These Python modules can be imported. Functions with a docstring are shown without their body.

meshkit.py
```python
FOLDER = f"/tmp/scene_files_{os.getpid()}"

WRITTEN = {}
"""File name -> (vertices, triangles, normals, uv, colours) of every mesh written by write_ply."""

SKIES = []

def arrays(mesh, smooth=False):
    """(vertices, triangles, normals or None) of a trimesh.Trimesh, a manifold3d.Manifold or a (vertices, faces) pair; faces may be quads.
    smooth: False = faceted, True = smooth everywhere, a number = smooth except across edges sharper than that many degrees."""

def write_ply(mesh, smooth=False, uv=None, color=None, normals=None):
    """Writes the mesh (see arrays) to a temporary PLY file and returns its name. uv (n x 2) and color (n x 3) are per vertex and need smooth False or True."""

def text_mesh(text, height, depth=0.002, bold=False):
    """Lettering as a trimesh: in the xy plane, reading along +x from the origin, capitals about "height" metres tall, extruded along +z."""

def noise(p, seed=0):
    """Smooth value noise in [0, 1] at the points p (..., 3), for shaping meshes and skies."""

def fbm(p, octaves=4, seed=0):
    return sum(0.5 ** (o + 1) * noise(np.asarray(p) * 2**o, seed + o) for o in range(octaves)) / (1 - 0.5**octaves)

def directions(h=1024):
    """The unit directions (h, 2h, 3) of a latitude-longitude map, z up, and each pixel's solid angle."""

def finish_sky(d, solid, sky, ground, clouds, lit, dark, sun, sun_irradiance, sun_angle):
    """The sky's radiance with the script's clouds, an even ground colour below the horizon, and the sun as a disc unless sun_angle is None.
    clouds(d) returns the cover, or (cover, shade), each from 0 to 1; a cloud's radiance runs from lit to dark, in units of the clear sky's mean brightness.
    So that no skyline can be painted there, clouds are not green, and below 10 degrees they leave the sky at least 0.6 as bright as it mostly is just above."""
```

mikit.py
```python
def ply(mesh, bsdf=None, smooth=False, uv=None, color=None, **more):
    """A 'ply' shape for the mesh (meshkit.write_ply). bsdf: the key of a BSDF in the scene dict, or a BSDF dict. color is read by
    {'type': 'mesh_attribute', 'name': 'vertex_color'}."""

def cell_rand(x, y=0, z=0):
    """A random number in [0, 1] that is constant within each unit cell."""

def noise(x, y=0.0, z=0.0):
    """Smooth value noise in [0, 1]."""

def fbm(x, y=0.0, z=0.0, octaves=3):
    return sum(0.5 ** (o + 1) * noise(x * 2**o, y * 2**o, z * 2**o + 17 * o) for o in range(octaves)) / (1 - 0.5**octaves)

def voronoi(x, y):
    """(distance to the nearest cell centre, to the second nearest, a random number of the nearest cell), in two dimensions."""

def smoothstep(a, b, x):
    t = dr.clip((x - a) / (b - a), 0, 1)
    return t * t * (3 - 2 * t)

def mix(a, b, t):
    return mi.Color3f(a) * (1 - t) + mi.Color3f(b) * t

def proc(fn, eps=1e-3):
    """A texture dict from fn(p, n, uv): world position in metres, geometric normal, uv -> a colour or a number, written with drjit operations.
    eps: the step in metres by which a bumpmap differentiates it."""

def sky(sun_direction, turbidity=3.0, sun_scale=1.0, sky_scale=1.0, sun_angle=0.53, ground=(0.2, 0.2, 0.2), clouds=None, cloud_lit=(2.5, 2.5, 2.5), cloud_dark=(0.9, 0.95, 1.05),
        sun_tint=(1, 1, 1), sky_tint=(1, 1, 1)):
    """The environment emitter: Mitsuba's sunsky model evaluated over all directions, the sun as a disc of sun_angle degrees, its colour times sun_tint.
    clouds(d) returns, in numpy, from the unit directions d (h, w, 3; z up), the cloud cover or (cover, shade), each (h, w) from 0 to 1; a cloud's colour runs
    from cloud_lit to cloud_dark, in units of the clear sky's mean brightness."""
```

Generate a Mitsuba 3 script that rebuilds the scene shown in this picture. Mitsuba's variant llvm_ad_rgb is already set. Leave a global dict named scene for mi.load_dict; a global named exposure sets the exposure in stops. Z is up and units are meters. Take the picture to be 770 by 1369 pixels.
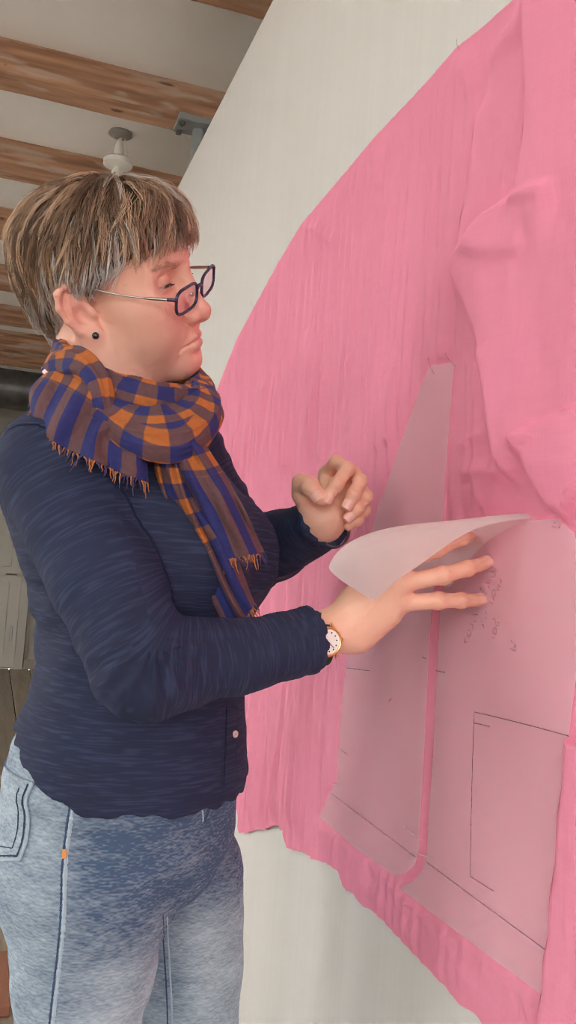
import math, random
import numpy as np, trimesh, shapely, drjit as dr, mitsuba as mi, mikit, meshkit
from shapely.geometry import Polygon, LineString
from mikit import proc, noise, fbm, voronoi, cell_rand, smoothstep, mix

rng = np.random.default_rng(7)
T = mi.ScalarTransform4f
scene, labels = {}, {}

# ---------------------------------------------------------------- camera, sky, exposure
F_PX, CAM_H = 1170.0, 1.25                      # focal length in pixels of the 770 x 1369 frame, camera height
YAW, PITCH, ROLL = np.radians([18.4, 4.0, 4.2])  # the wall runs along y; the camera looks along it, turned to the wall
CAM = np.array([0, 0, CAM_H])
c_f = np.array([math.sin(YAW) * math.cos(PITCH), math.cos(YAW) * math.cos(PITCH), math.sin(PITCH)])
_r = np.array([math.cos(YAW), -math.sin(YAW), 0]); _u = np.cross(_r, c_f)
c_r = math.cos(ROLL) * _r + math.sin(ROLL) * _u
c_u = -math.sin(ROLL) * _r + math.cos(ROLL) * _u
scene['camera'] = {'type': 'perspective', 'fov': math.degrees(2 * math.atan(385 / F_PX)), 'fov_axis': 'x', 'near_clip': 0.05, 'far_clip': 100.0,
                   'to_world': T().look_at(origin=CAM.tolist(), target=(CAM + c_f).tolist(), up=c_u.tolist())}
exposure = 5.72
scene['sky'] = mikit.sky((-0.3, -0.5, 0.8), turbidity=4, sun_scale=0.0, sky_scale=1.0, ground=(0.45, 0.45, 0.45), clouds=lambda d: (np.ones(d.shape[:2]), np.zeros(d.shape[:2])),
                         cloud_lit=(1.0, 0.985, 0.95), cloud_dark=(0.9, 0.9, 0.9))

D = 0.55            # distance of the partition's face from the camera, along x

def ray(px, py): return c_r * (px - 385) / F_PX - c_u * (py - 684.5) / F_PX + c_f
def at(px, py, depth): return CAM + ray(px, py) * depth          # the point that far in front of the camera
def onwall(px, py, off=0.0):                                     # the point of the partition (off metres in front of it)
    r = ray(px, py); return CAM + r * ((D - off) / r[0])
def onfloor(px, py, z=0.0):
    r = ray(px, py); return CAM + r * ((z - CAM_H) / r[2])
def P(*pts): return np.array([at(*p) for p in pts])

# ---------------------------------------------------------------- helpers
def numbered(key):
    used = lambda k: k in scene or any(s.startswith(k + '__') for s in scene)
    if not used(key): return key
    n = 1
    while used(f'{key}_{n:03d}'): n += 1
    return f'{key}_{n:03d}'
def add(key, mesh, bsdf, smooth=False, label=None, cat=None, group=None, kind=None, exact=False, **kw):
    if not exact: key = numbered(key)
    scene[key] = mikit.ply(mesh, bsdf, smooth, **kw)
    d = {k: v for k, v in (('label', label), ('category', cat), ('group', group), ('kind', kind)) if v}
    if d: labels[key] = {**labels.get(key, {}), **d}
    return key
def say(key, label, cat=None, group=None, kind=None):
    labels[key] = {k: v for k, v in (('label', label), ('category', cat), ('group', group), ('kind', kind)) if v}
def lin(r, g, b):
    c = np.array([r, g, b]) / 255.0
    return [float(x) for x in np.where(c < 0.04045, c / 12.92, ((c + 0.055) / 1.055) ** 2.4)]
def rgb(c): return {'type': 'rgb', 'value': [float(x) for x in c]}
def mat(name, base, rough=0.6, two=True, **kw):
    b = base if isinstance(base, dict) else rgb(base)
    d = {'type': 'principled', 'base_color': b, 'roughness': rough, **kw}
    scene[name] = {'type': 'twosided', 'bsdf': d} if two else d
    return name
def bumped(name, base, fn, scale, rough=0.7, eps=1e-3, **kw):
    b = base if isinstance(base, dict) else rgb(base)
    scene[name] = {'type': 'twosided', 'bsdf': {'type': 'bumpmap', 'arbitrary': proc(fn, eps), 'scale': scale, 'bsdf': {'type': 'principled', 'base_color': b, 'roughness': rough, **kw}}}
    return name
def nrm(v): v = np.asarray(v, float); return v / np.linalg.norm(v, axis=-1, keepdims=True)
def box(lo, hi, bevel=0.0):
    lo, hi = np.asarray(lo, float), np.asarray(hi, float)
    if bevel <= 0: return trimesh.creation.box(bounds=[lo, hi])
    pts = []
    for sx in (0, 1):
        for sy in (0, 1):
            for sz in (0, 1):
                c = np.array([(lo, hi)[sx][0], (lo, hi)[sy][1], (lo, hi)[sz][2]]); s = np.array([1 - 2 * sx, 1 - 2 * sy, 1 - 2 * sz])
                for k in range(3):
                    o = s * bevel; o[k] = 0; pts.append(c + o)
    return trimesh.convex.convex_hull(np.array(pts))
def cat_mesh(ms): return trimesh.util.concatenate(ms)
def catmull(pts, n):
    """A smooth curve through the points (any number of columns), n samples."""
    pts = np.asarray(pts, float)
    if len(pts) < 3: return np.array([pts[0] + (pts[-1] - pts[0]) * t for t in np.linspace(0, 1, n)])
    from scipy.interpolate import CubicSpline, PchipInterpolator
    s = np.append(0, np.cumsum(np.maximum(np.linalg.norm(np.diff(pts[:, :3], axis=0), axis=1), 1e-6)))
    return PchipInterpolator(s / s[-1], pts)(np.linspace(0, 1, n)) if len(pts) > 24 else CubicSpline(s / s[-1], pts)(np.linspace(0, 1, n))
def tube(path, rad, sides=8, closed=False, cap=True):
    """A tube along the path with parallel-transported rings."""
    p = np.asarray(path, float); n = len(p); rad = np.broadcast_to(np.asarray(rad, float), (n,))
    t = nrm(np.gradient(p, axis=0)) if not closed else nrm(np.roll(p, -1, 0) - np.roll(p, 1, 0))
    a = np.cross(t[0], [0.3, 0.2, 0.93]); a /= np.linalg.norm(a); N = [a]
    for i in range(1, n):
        v = N[-1] - t[i] * (N[-1] @ t[i]); N.append(v / np.linalg.norm(v))
    N = np.array(N); B = np.cross(t, N); ang = np.arange(sides) * 2 * np.pi / sides
    v = (p[:, None] + rad[:, None, None] * (np.cos(ang)[None, :, None] * N[:, None] + np.sin(ang)[None, :, None] * B[:, None])).reshape(-1, 3)
    i = np.arange(n if closed else n - 1)[:, None] * sides; j = np.arange(sides)[None]; j2 = (j + 1) % sides; i2 = (i + sides) % (n * sides)
    f = np.vstack([np.stack([i + j, i + j2, i2 + j2], -1).reshape(-1, 3), np.stack([i + j, i2 + j2, i2 + j], -1).reshape(-1, 3)])
    if cap and not closed:
        v = np.vstack([v, p[:1], p[-1:]]); k = len(v) - 2; jj = np.arange(sides); j2 = (jj + 1) % sides; o = (n - 1) * sides
        f = np.vstack([f, np.stack([jj * 0 + k, j2, jj], 1), np.stack([jj * 0 + k + 1, o + jj, o + j2], 1)])
    return trimesh.Trimesh(v, f, process=False)
def grid_faces(nu, nv, wrap_v=False):
    i = np.arange(nu - 1)[:, None] * nv; j = np.arange(nv if wrap_v else nv - 1)[None]; j2 = (j + 1) % nv
    return np.vstack([np.stack([i + j, i + nv + j, i + nv + j2], -1).reshape(-1, 3), np.stack([i + j, i + nv + j2, i + j2], -1).reshape(-1, 3)])
def frame(x, z):   # a rotation whose third axis is z and whose first lies towards x
    z = nrm(z); y = nrm(np.cross(z, x)); return np.stack([np.cross(y, z), y, z], 1)
def place(mesh, R=np.eye(3), t=(0, 0, 0)):
    m = mesh.copy(); M = np.eye(4); M[:3, :3] = R; M[:3, 3] = t; m.apply_transform(M); return m

# ---------------------------------------------------------------- the room
X0, X1, Y0, Y1, H = -3.6, 4.0, -3.2, 10.05, CAM_H + 1.85
mat('m_ceiling', proc(lambda p, n, uv: mix(lin(228, 225, 218), lin(234, 231, 225), fbm(p.x * 2, p.y * 2, 3))), 0.8)
mat('m_wall_far', proc(lambda p, n, uv: mix(lin(150, 142, 132), lin(164, 156, 146), fbm(p.x * 3, p.z * 3, 1))), 0.7)
mat('m_wall_room', lin(205, 200, 192), 0.8)
def panel_col(p, n, uv):
    s = 0.35 * noise(p.y * 260, p.z * 3) + 0.25 * noise(p.y * 40, p.z * 1.0, 5) + 0.4 * fbm(p.y * 4, p.z * 4, 2)
    return mix(lin(214, 213, 208), lin(222, 221, 217), s)
bumped('m_panel', proc(panel_col), lambda p, n, uv: noise(p.y * 220, p.z * 4) + 0.4 * noise(p.y * 70, p.z * 2, 3), 0.00012, 0.55, eps=0.0008)
mat('m_edge', lin(196, 192, 186), 0.6)

# floor: boards running along y
S_ = rng.integers(0, 4, 400)
def board_col(base, seed):
    def fn(p, n, uv):
        g = fbm(p.x * 40 + seed * 7, p.y * 2.2 + seed, 1) * 0.6 + noise(p.x * 160, p.y * 5, seed) * 0.25 + fbm(p.x * 3, p.y * 1.5, seed + 4) * 0.3
        return mix([c * 0.72 for c in base], [c * 1.22 for c in base], g)
    return proc(fn)
for k, c in enumerate([(132, 121, 107), (140, 129, 114), (124, 114, 102), (146, 134, 117)]):
    mat(f'm_board_{k}', board_col(lin(*c), k), 0.5)
mat('m_gap', lin(30, 26, 23), 0.9)
add('floor', box((X0, Y0, -0.06), (X1, Y1, -0.014)), 'm_gap', kind='structure', label='wide dark floorboards running away under the doors', exact=True)
bw, gap = 0.21, 0.007
joints = rng.uniform(-3, 4, 60)
n_b = 0
for i in range(int((X1 - X0) / bw) + 1):
    xa = 0.29 + (i - int((0.29 - X0) / bw)) * bw; xb = min(xa + bw - gap, X1)
    xa = max(xa, X0)
    if xb - xa < 0.03: continue
    cuts = [Y0] + sorted(c for c in (joints[i], joints[i] + 4.3) if Y0 + 1 < c < Y1 - 1) + [Y1]
    if abs(xa - 0.08) < 0.02: cuts = [Y0, 5.0, Y1]
    for a, b in zip(cuts[:-1], cuts[1:]):
        add('floor__plank', box((xa, a + 0.002, -0.02), (xb, b - 0.002, 0.0), 0.003), f'm_board_{S_[n_b % 400]}'); n_b += 1
add('ceiling', box((X0, Y0, H), (X1, Y1, H + 0.1)), 'm_ceiling', kind='structure', label='white painted ceiling boards between old wooden beams', exact=True)
# old beams
def beam_col(seed):
    def fn(p, n, uv):
        g = fbm(p.x * 3.1 + seed * 11, p.y * 30, p.z * 34, 4)
        s = noise(p.x * 5, p.y * 60 + seed, p.z * 80)
        base = mix(lin(146, 106, 80), lin(190, 146, 116), smoothstep(0.25, 0.75, g))
        base = mix(base, lin(190, 166, 148), 0.8 * smoothstep(0.50, 0.64, fbm(p.x * 5 + seed, p.y * 14, p.z * 20 + 3, 4)))
        base = base * (0.8 + 0.3 * s)
        k = noise(p.x * 17 + seed * 3, p.y * 26, p.z * 26)
        return base * (1 - 0.6 * (1 - smoothstep(0.05, 0.10, k)))
    return proc(fn)
for k in range(3): bumped(f'm_beam_{k}', beam_col(k + 1), lambda p, n, uv: fbm(p.x * 6, p.y * 60, p.z * 60), 0.004, 0.75)
for k, yb in enumerate([2.43, 3.24, 4.05, 4.88, 5.86, 6.81, 7.6, 8.3]):
    nx = 160; xs = np.linspace(X0, X1, nx); hb, wb = 0.135, 0.135
    prof = [(-0.0, 0.0), (0.0, -hb + 0.012), (0.012, -hb), (wb - 0.012, -hb), (wb, -hb + 0.012), (wb, 0.0)]
    V = np.array([[(x, yb + a + 0.012 * (meshkit.noise([x * 3, k, j // 2]) - 0.5), H + b + (0.012 * (meshkit.noise([x * 2.5, k + 9, j // 2]) - 0.5) if b < -0.05 else 0)) for j, (a, b) in enumerate(prof)] for x in xs])
    add('ceiling__beam', (V.reshape(-1, 3), grid_faces(nx, 6)), f'm_beam_{k % 3}', 30)
# outer walls: far wall with doors, left wall and near wall with the windows that light the room
add('wall_far', box((X0, Y1, 0), (X1, Y1 + 0.1, H)), 'm_wall_far', kind='structure', exact=True, label='beige far wall with white doors')
add('wall_right', box((X1, Y0, 0), (X1 + 0.1, Y1, H)), 'm_wall_room', kind='structure', exact=True, label='white side wall behind the partition')
def holed(lo, hi, holes, axis, t0, t1):     # a wall with window openings, in the plane axis
    poly = Polygon([(lo[0], lo[1]), (hi[0], lo[1]), (hi[0], hi[1]), (lo[0], hi[1])], [[(a, c), (b, c), (b, d), (a, d)] for a, b, c, d in holes])
    m = trimesh.creation.extrude_polygon(poly, t1 - t0, engine='earcut')
    v = m.vertices.copy()
    m.vertices = np.stack([v[:, 2] + t0, v[:, 0], v[:, 1]], 1) if axis == 0 else np.stack([v[:, 0], v[:, 2] + t0, v[:, 1]], 1)
    if axis == 1: m.invert()
    return m
near_h = [(-3.2, -1.75, 0.7, 2.9), (-1.55, -0.15, 0.7, 2.9), (0.05, 1.45, 0.7, 2.9), (1.65, 3.1, 0.7, 2.9)]
left_h = [(-2.8, -1.3, 0.8, 2.8), (0.9, 2.3, 0.8, 2.8), (3.4, 4.9, 0.8, 2.8), (6.0, 7.5, 0.8, 2.8)]
add('wall_near', holed((X0, 0), (X1, H), near_h, 1, Y0 - 0.1, Y0), 'm_wall_room', kind='structure', exact=True, label='white wall with tall windows behind the camera')
add('wall_left', holed((Y0, 0), (Y1, H), left_h, 0, X0 - 0.1, X0), 'm_wall_room', kind='structure', exact=True, label='white wall with windows at the side')
mat('m_winframe', lin(225, 223, 218), 0.5)
nw = 0
for axis, hs in ((1, near_h), (0, left_h)):
    for a, b, c, d in hs:
        nw += 1; t = Y0 - 0.06 if axis == 1 else X0 - 0.06; ms = []
        for (p, q, r_, s_) in [(a, a + .06, c, d), (b - .06, b, c, d), (a, b, c, c + .06), (a, b, d - .06, d), ((a + b) / 2 - .02, (a + b) / 2 + .02, c, d), (a, b, 2.1, 2.14)]:
            ms.append(box((p, t, r_), (q, t + .05, s_)) if axis == 1 else box((t, p, r_), (t + .05, q, s_)))
        add(f'window_{nw}', cat_mesh(ms), 'm_winframe', kind='structure', exact=True, label='white framed window')
# doors in the far wall
mat('m_door', lin(186, 180, 170), 0.5); mat('m_doorframe', lin(176, 170, 160), 0.5); mat('m_steel', lin(150, 150, 150), 0.35, metallic=1.0)
mat('m_base', lin(150, 142, 131), 0.6)
yD = Y1 - 0.03
def door(no, xa, xb, label):
    k = add(f'door_{no}', box((xa, yD, 0.012), (xb, yD + 0.04, 2.05), 0.004), 'm_door', kind='structure', label=label, exact=True)
    add(f'{k}__frame', cat_mesh([box((xa - 0.09, yD - 0.015, 0), (xa, yD + 0.04, 2.14)), box((xb, yD - 0.015, 0), (xb + 0.09, yD + 0.04, 2.14)), box((xa, yD - 0.015, 2.05), (xb, yD + 0.04, 2.14))]), 'm_doorframe', label='painted door frame')
    for za, zb in ((0.15, 0.95), (1.1, 1.9)):
        add(f'{k}__panel', box((xa + 0.12, yD - 0.008, za), (xb - 0.12, yD + 0.002, zb), 0.004), 'm_door')
    add(f'{k}__handle', cat_mesh([box((xb - 0.07, yD - 0.012, 0.3), (xb - 0.045, yD, 0.46), 0.003), tube([(xb - 0.06, yD - 0.01, 1.02), (xb - 0.06, yD - 0.06, 1.02), (xb - 0.17, yD - 0.06, 1.02)], 0.009)]), 'm_steel', label='small steel fittings')
door(1, -0.62, 0.33, 'cream painted door standing left of the frame post on the far wall')
door(2, -1.9, -0.95, 'second cream door further along the far wall')
add('baseboard_far', box((0.43, Y1 - 0.025, 0), (X1, Y1, 0.10), 0.003), 'm_base', kind='structure', exact=True, label='beige baseboard of the far wall')
add('trim_1', box((0.43, Y1 - 0.02, 0.10), (0.455, Y1, 2.6)), 'm_base', kind='structure', exact=True, label='thin trim strip beside the far door')
# ventilation duct below the ceiling at the far end
mat('m_duct', proc(lambda p, n, uv: mix(lin(92, 92, 90), lin(140, 140, 138), fbm(p.x * 14, p.y * 10, p.z * 10, 4))), 0.42, metallic=0.85)
yd, zd, rd = 9.35, CAM_H + 1.68, 0.215
k = add('ventilation_duct', place(trimesh.creation.cylinder(rd, 7.4, sections=64), frame([0, 1, 0], [1, 0, 0]), (0.2, yd, zd)), 'm_duct', 40, label='round galvanised metal ventilation duct under the far ceiling', cat='duct', exact=True)
for xs in np.arange(-3.2, 3.9, 0.62):
    ring = trimesh.creation.annulus(rd - 0.002, rd + 0.007, 0.03, sections=64)
    add('ventilation_duct__seam_ring', place(ring, frame([0, 1, 0], [1, 0, 0]), (xs, yd, zd)), 'm_duct', 40)
    if abs(xs) < 2 and int(xs * 10) % 2 == 0: add('ventilation_duct__hanger', tube([(xs, yd, zd + rd), (xs, yd, H)], 0.008), 'm_steel')
# lamp holders hanging from the ceiling
mat('m_porcelain', lin(226, 222, 214), 0.3); mat('m_rose', lin(150, 146, 138), 0.5)
def lathe(prof, c, sections=32, s=1.0): return place(trimesh.creation.revolve(np.array(prof) * s, sections=sections), np.eye(3), c)
def pendant(x, y, drop, label):
    zt = H
    k = numbered('pendant_lamp')
    add(f'{k}__ceiling_rose', lathe([(0, 0), (0.05, 0), (0.052, -0.008), (0.03, -0.02), (0.0, -0.022)], (x, y, zt)), 'm_rose', 40, exact=True, label='flat round ceiling rose')
    add(f'{k}__cord', tube(catmull([(x, y, zt - 0.02), (x + 0.004, y, zt - drop * 0.5), (x, y, zt - drop)], 8), 0.005), 'm_porcelain', 40, exact=True)
    add(f'{k}__lamp_holder', lathe([(0, 0.0), (0.012, 0.0), (0.024, -0.025), (0.032, -0.08), (0.028, -0.1), (0.04, -0.12), (0.075, -0.125), (0.09, -0.14), (0.09, -0.165), (0.075, -0.175), (0, -0.178)], (x, y, zt - drop), s=0.7), 'm_porcelain', 40, exact=True, label='white porcelain lamp holder')
    add(f'{k}__bulb', lathe([(0.02, 0), (0.03, -0.02), (0.045, -0.06), (0.04, -0.095), (0.0, -0.11)], (x, y, zt - drop - 0.1246), s=0.7), 'm_porcelain', 40, exact=True)
    add(f'{k}__pull_chain', tube([(x + 0.045, y, zt - drop - 0.09), (x + 0.02, y, zt - drop + 0.01), (x + 0.01, y, zt - 0.02)], 0.002, 5), 'm_porcelain', exact=True)
    scene[k + '__ceiling_rose']; say(k, label, 'lamp', 'hanging lamps')
    return k
pendant(0.36, 3.76, 0.03, 'white porcelain hanging lamp just above the woman\'s hair')
pendant(0.30, 7.3, 0.24, 'small far white hanging lamp behind the woman\'s neck')
# pipe bracket under the second beam
mat('m_iron', lin(150, 154, 154), 0.45, metallic=0.3)
zb = H - 0.135
bx, by = 0.575, 3.28
k = add('pipe_bracket', box((bx - 0.055, by - 0.045, zb - 0.014), (bx + 0.15, by + 0.07, zb + 0.004), 0.003), 'm_iron', label='grey iron pipe bracket bolted under the beam by the partition', cat='bracket', exact=True)
add('pipe_bracket__flange', box((bx - 0.055, by - 0.050, zb - 0.014), (bx + 0.15, by - 0.040, zb + 0.012), 0.003), 'm_iron')
add('pipe_bracket__pipe', cat_mesh([tube([(bx + 0.04, by + 0.02, zb - 0.015), (bx + 0.04, by + 0.02, 1.9)], 0.026, 20), tube([(bx + 0.04, by + 0.02, zb - 0.19), (bx + 0.04, by + 0.02, zb - 0.23)], 0.033, 20)]), 'm_iron', 40, label='vertical grey pipe')
for q, (ox, oy) in enumerate([(-0.035, -0.025), (-0.035, 0.05), (0.09, -0.025)]):
    add('pipe_bracket__bolt', trimesh.creation.cylinder(0.011, 0.018, sections=6, transform=trimesh.transformations.translation_matrix((bx + ox, by + oy, zb - 0.02))), 'm_steel')
# the white partition panel that carries the cloth
ztop = CAM_H + 2.655 * D
k = add('wall_partition', box((D, -2.6, 0.0), (D + 0.05, 5.0, ztop), 0.002), 'm_panel', kind='structure', exact=True, label='tall white partition board that carries the pink cloth')
# reddish board on the floor at the left
mat('m_redboard', proc(lambda p, n, uv: mix(lin(128, 82, 62), lin(156, 106, 84), fbm(p.x * 12, p.y * 3, 2))), 0.6)
q = onfloor(15, 1355)
add('wooden_board', box((q[0] - 0.55, q[1] - 0.02, 0.0), (q[0] - 0.005, q[1] + 0.33, 0.03), 0.004), 'm_redboard', label='reddish brown board lying on the floorboards behind the legs', cat='board', exact=True)
# ---------------------------------------------------------------- pink cloth on the partition
def W2(pts): return np.array([onwall(*p)[1:] for p in pts])          # pixel outline -> (y, z) on the partition
def seg_dist(Q, poly):
    """(distance, side, fraction along) of the points Q (n, 2) to the polyline."""
    best = np.full(len(Q), 9.0); side = np.zeros(len(Q)); frac = np.zeros(len(Q))
    L = np.append(0, np.cumsum(np.linalg.norm(np.diff(poly, axis=0), axis=1)))
    for i in range(len(poly) - 1):
        a, b = poly[i], poly[i + 1]; ab = b - a; t = np.clip(((Q - a) @ ab) / (ab @ ab), 0, 1)
        d = Q - a - t[:, None] * ab; r = np.linalg.norm(d, axis=1); m = r < best
        best[m] = r[m]; side[m] = np.sign(ab[0] * d[m, 1] - ab[1] * d[m, 0]); frac[m] = (L[i] + t[m] * L[-1] * 0 + t[m] * (L[i + 1] - L[i])) / L[-1]
    return best, side, frac
cloth_top = W2([(285, 540), (297, 508), (318, 455), (345, 405), (375, 350), (405, 300), (450, 248), (500, 188), (555, 130), (613, 66), (650, 36), (700, -8)])
cloth_bot = W2([(326, 1113), (350, 1109), (376, 1106), (384, 1110), (387, 1131), (420, 1145), (455, 1160), (462, 1180), (500, 1216), (560, 1276), (605, 1325), (650, 1366)])
Yt = np.concatenate([[0.2, 0.4], cloth_top[::-1, 0]]); Zt = np.concatenate([[2.62, 2.45], cloth_top[::-1, 1]])
Yb = np.concatenate([[0.2, 0.4], cloth_bot[::-1, 0], [2.05, cloth_top[0, 0]]]); Zb = np.concatenate([[0.2, 0.32], cloth_bot[::-1, 1], [cloth_bot[0, 1] + 0.25, cloth_top[0, 1] - 0.02]])
o = np.argsort(Yt); Yt, Zt = Yt[o], Zt[o]; o = np.argsort(Yb); Yb, Zb = Yb[o], Zb[o]
nu, nv = 420, 480
yu = 0.2 + (cloth_top[0, 0] - 0.2) * (np.linspace(0, 1, nu) ** 1.35)
zt = np.interp(yu, Yt, Zt); zb_ = np.interp(yu, Yb, Zb)
zt = zt + 0.0012 * (meshkit.noise(np.stack([yu * 14, yu * 0, yu * 0], 1)) - 0.5); zb_ = zb_ + 0.008 * (meshkit.noise(np.stack([yu * 30, yu * 0 + 5, yu * 0], 1)) - 0.5)
vv = np.linspace(0, 1, nv)
YY = np.repeat(yu[:, None], nv, 1); ZZ = zb_[:, None] + (zt - zb_)[:, None] * vv
Q = np.stack([YY.ravel(), ZZ.ravel()], 1)
# where the paper pattern pieces lie (pixel outlines)
left_px = [(581, 490), (614, 486), (611, 520), (605, 600), (599, 690), (590, 760), (583, 822), (578, 920), (573, 1020), (569, 1090), (567, 1135), (561, 1156), (548, 1167), (534, 1171), (480, 1133), (432, 1092), (445, 1062), (455, 1050), (460, 960), (470, 870), (488, 770), (507, 690), (540, 595), (566, 525)]
right_px = [(595, 822), (590, 920), (585, 1020), (580, 1090), (577, 1145), (570, 1166), (556, 1179), (540, 1187), (600, 1232), (670, 1284), (735, 1331), (747, 1220), (757, 1110), (768, 985), (785, 850), (788, 760), (775, 712), (752, 694), (700, 700), (660, 720), (630, 745), (600, 785)]
left_w, right_w = W2(left_px), W2(right_px)
pl, pr = Polygon(left_w), Polygon(right_w)
h = np.full(len(Q), 0.0035)
FOLD = 1.15
def fold(px, A, wl, wr, fade=0.12, sharp=False):
    """A crease: the cloth rises by A over wl on the left of the pixel polyline and falls off over wr on its right."""
    poly = W2(px); poly = catmull(np.c_[poly, np.zeros(len(poly))], 24)[:, :2] if len(poly) > 2 else poly
    d, s, t = seg_dist(Q, poly)
    e = np.clip(np.minimum(t, 1 - t) / fade, 0, 1); e = e * e * (3 - 2 * e)
    g = np.where(s < 0, np.exp(-(d / wr) ** (1.0 if sharp else 2)), np.exp(-(d / wl) ** 2))
    return FOLD * A * e * g
def NZ(a, b, c=0.0, seed=0): return meshkit.fbm(np.stack([Q[:, 0] * a, Q[:, 1] * b, np.full(len(Q), c)], 1), 3, seed)
# the near (right-hand) width of cloth hangs loose over the flat one
edge = catmull(np.c_[W2([(690, -20), (672, 85), (655, 132), (641, 230), (626, 330), (619, 420), (613, 485), (604, 600), (600, 700)]), np.zeros(9)], 60)[:, :2]
ye = np.interp(Q[:, 1], edge[::-1, 1], edge[::-1, 0])
near = ye - Q[:, 0]                                      # > 0 on the loose side
up = np.clip((Q[:, 1] - onwall(600, 700)[2]) / 0.05, 0, 1)
loose = np.clip((near + 0.004) / 0.012, 0, 1) * up
h += 0.007 * loose * (1 + 0.5 * NZ(4, 3, 1)) + 0.008 * loose * np.clip(near / 0.25, 0, 1)
h += 0.018 * loose * np.clip(near / 0.12, 0, 1) * (NZ(9, 2.0, 2) - 0.45)
h += 0.005 * loose * (NZ(26, 9, 3) - 0.5)
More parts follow.
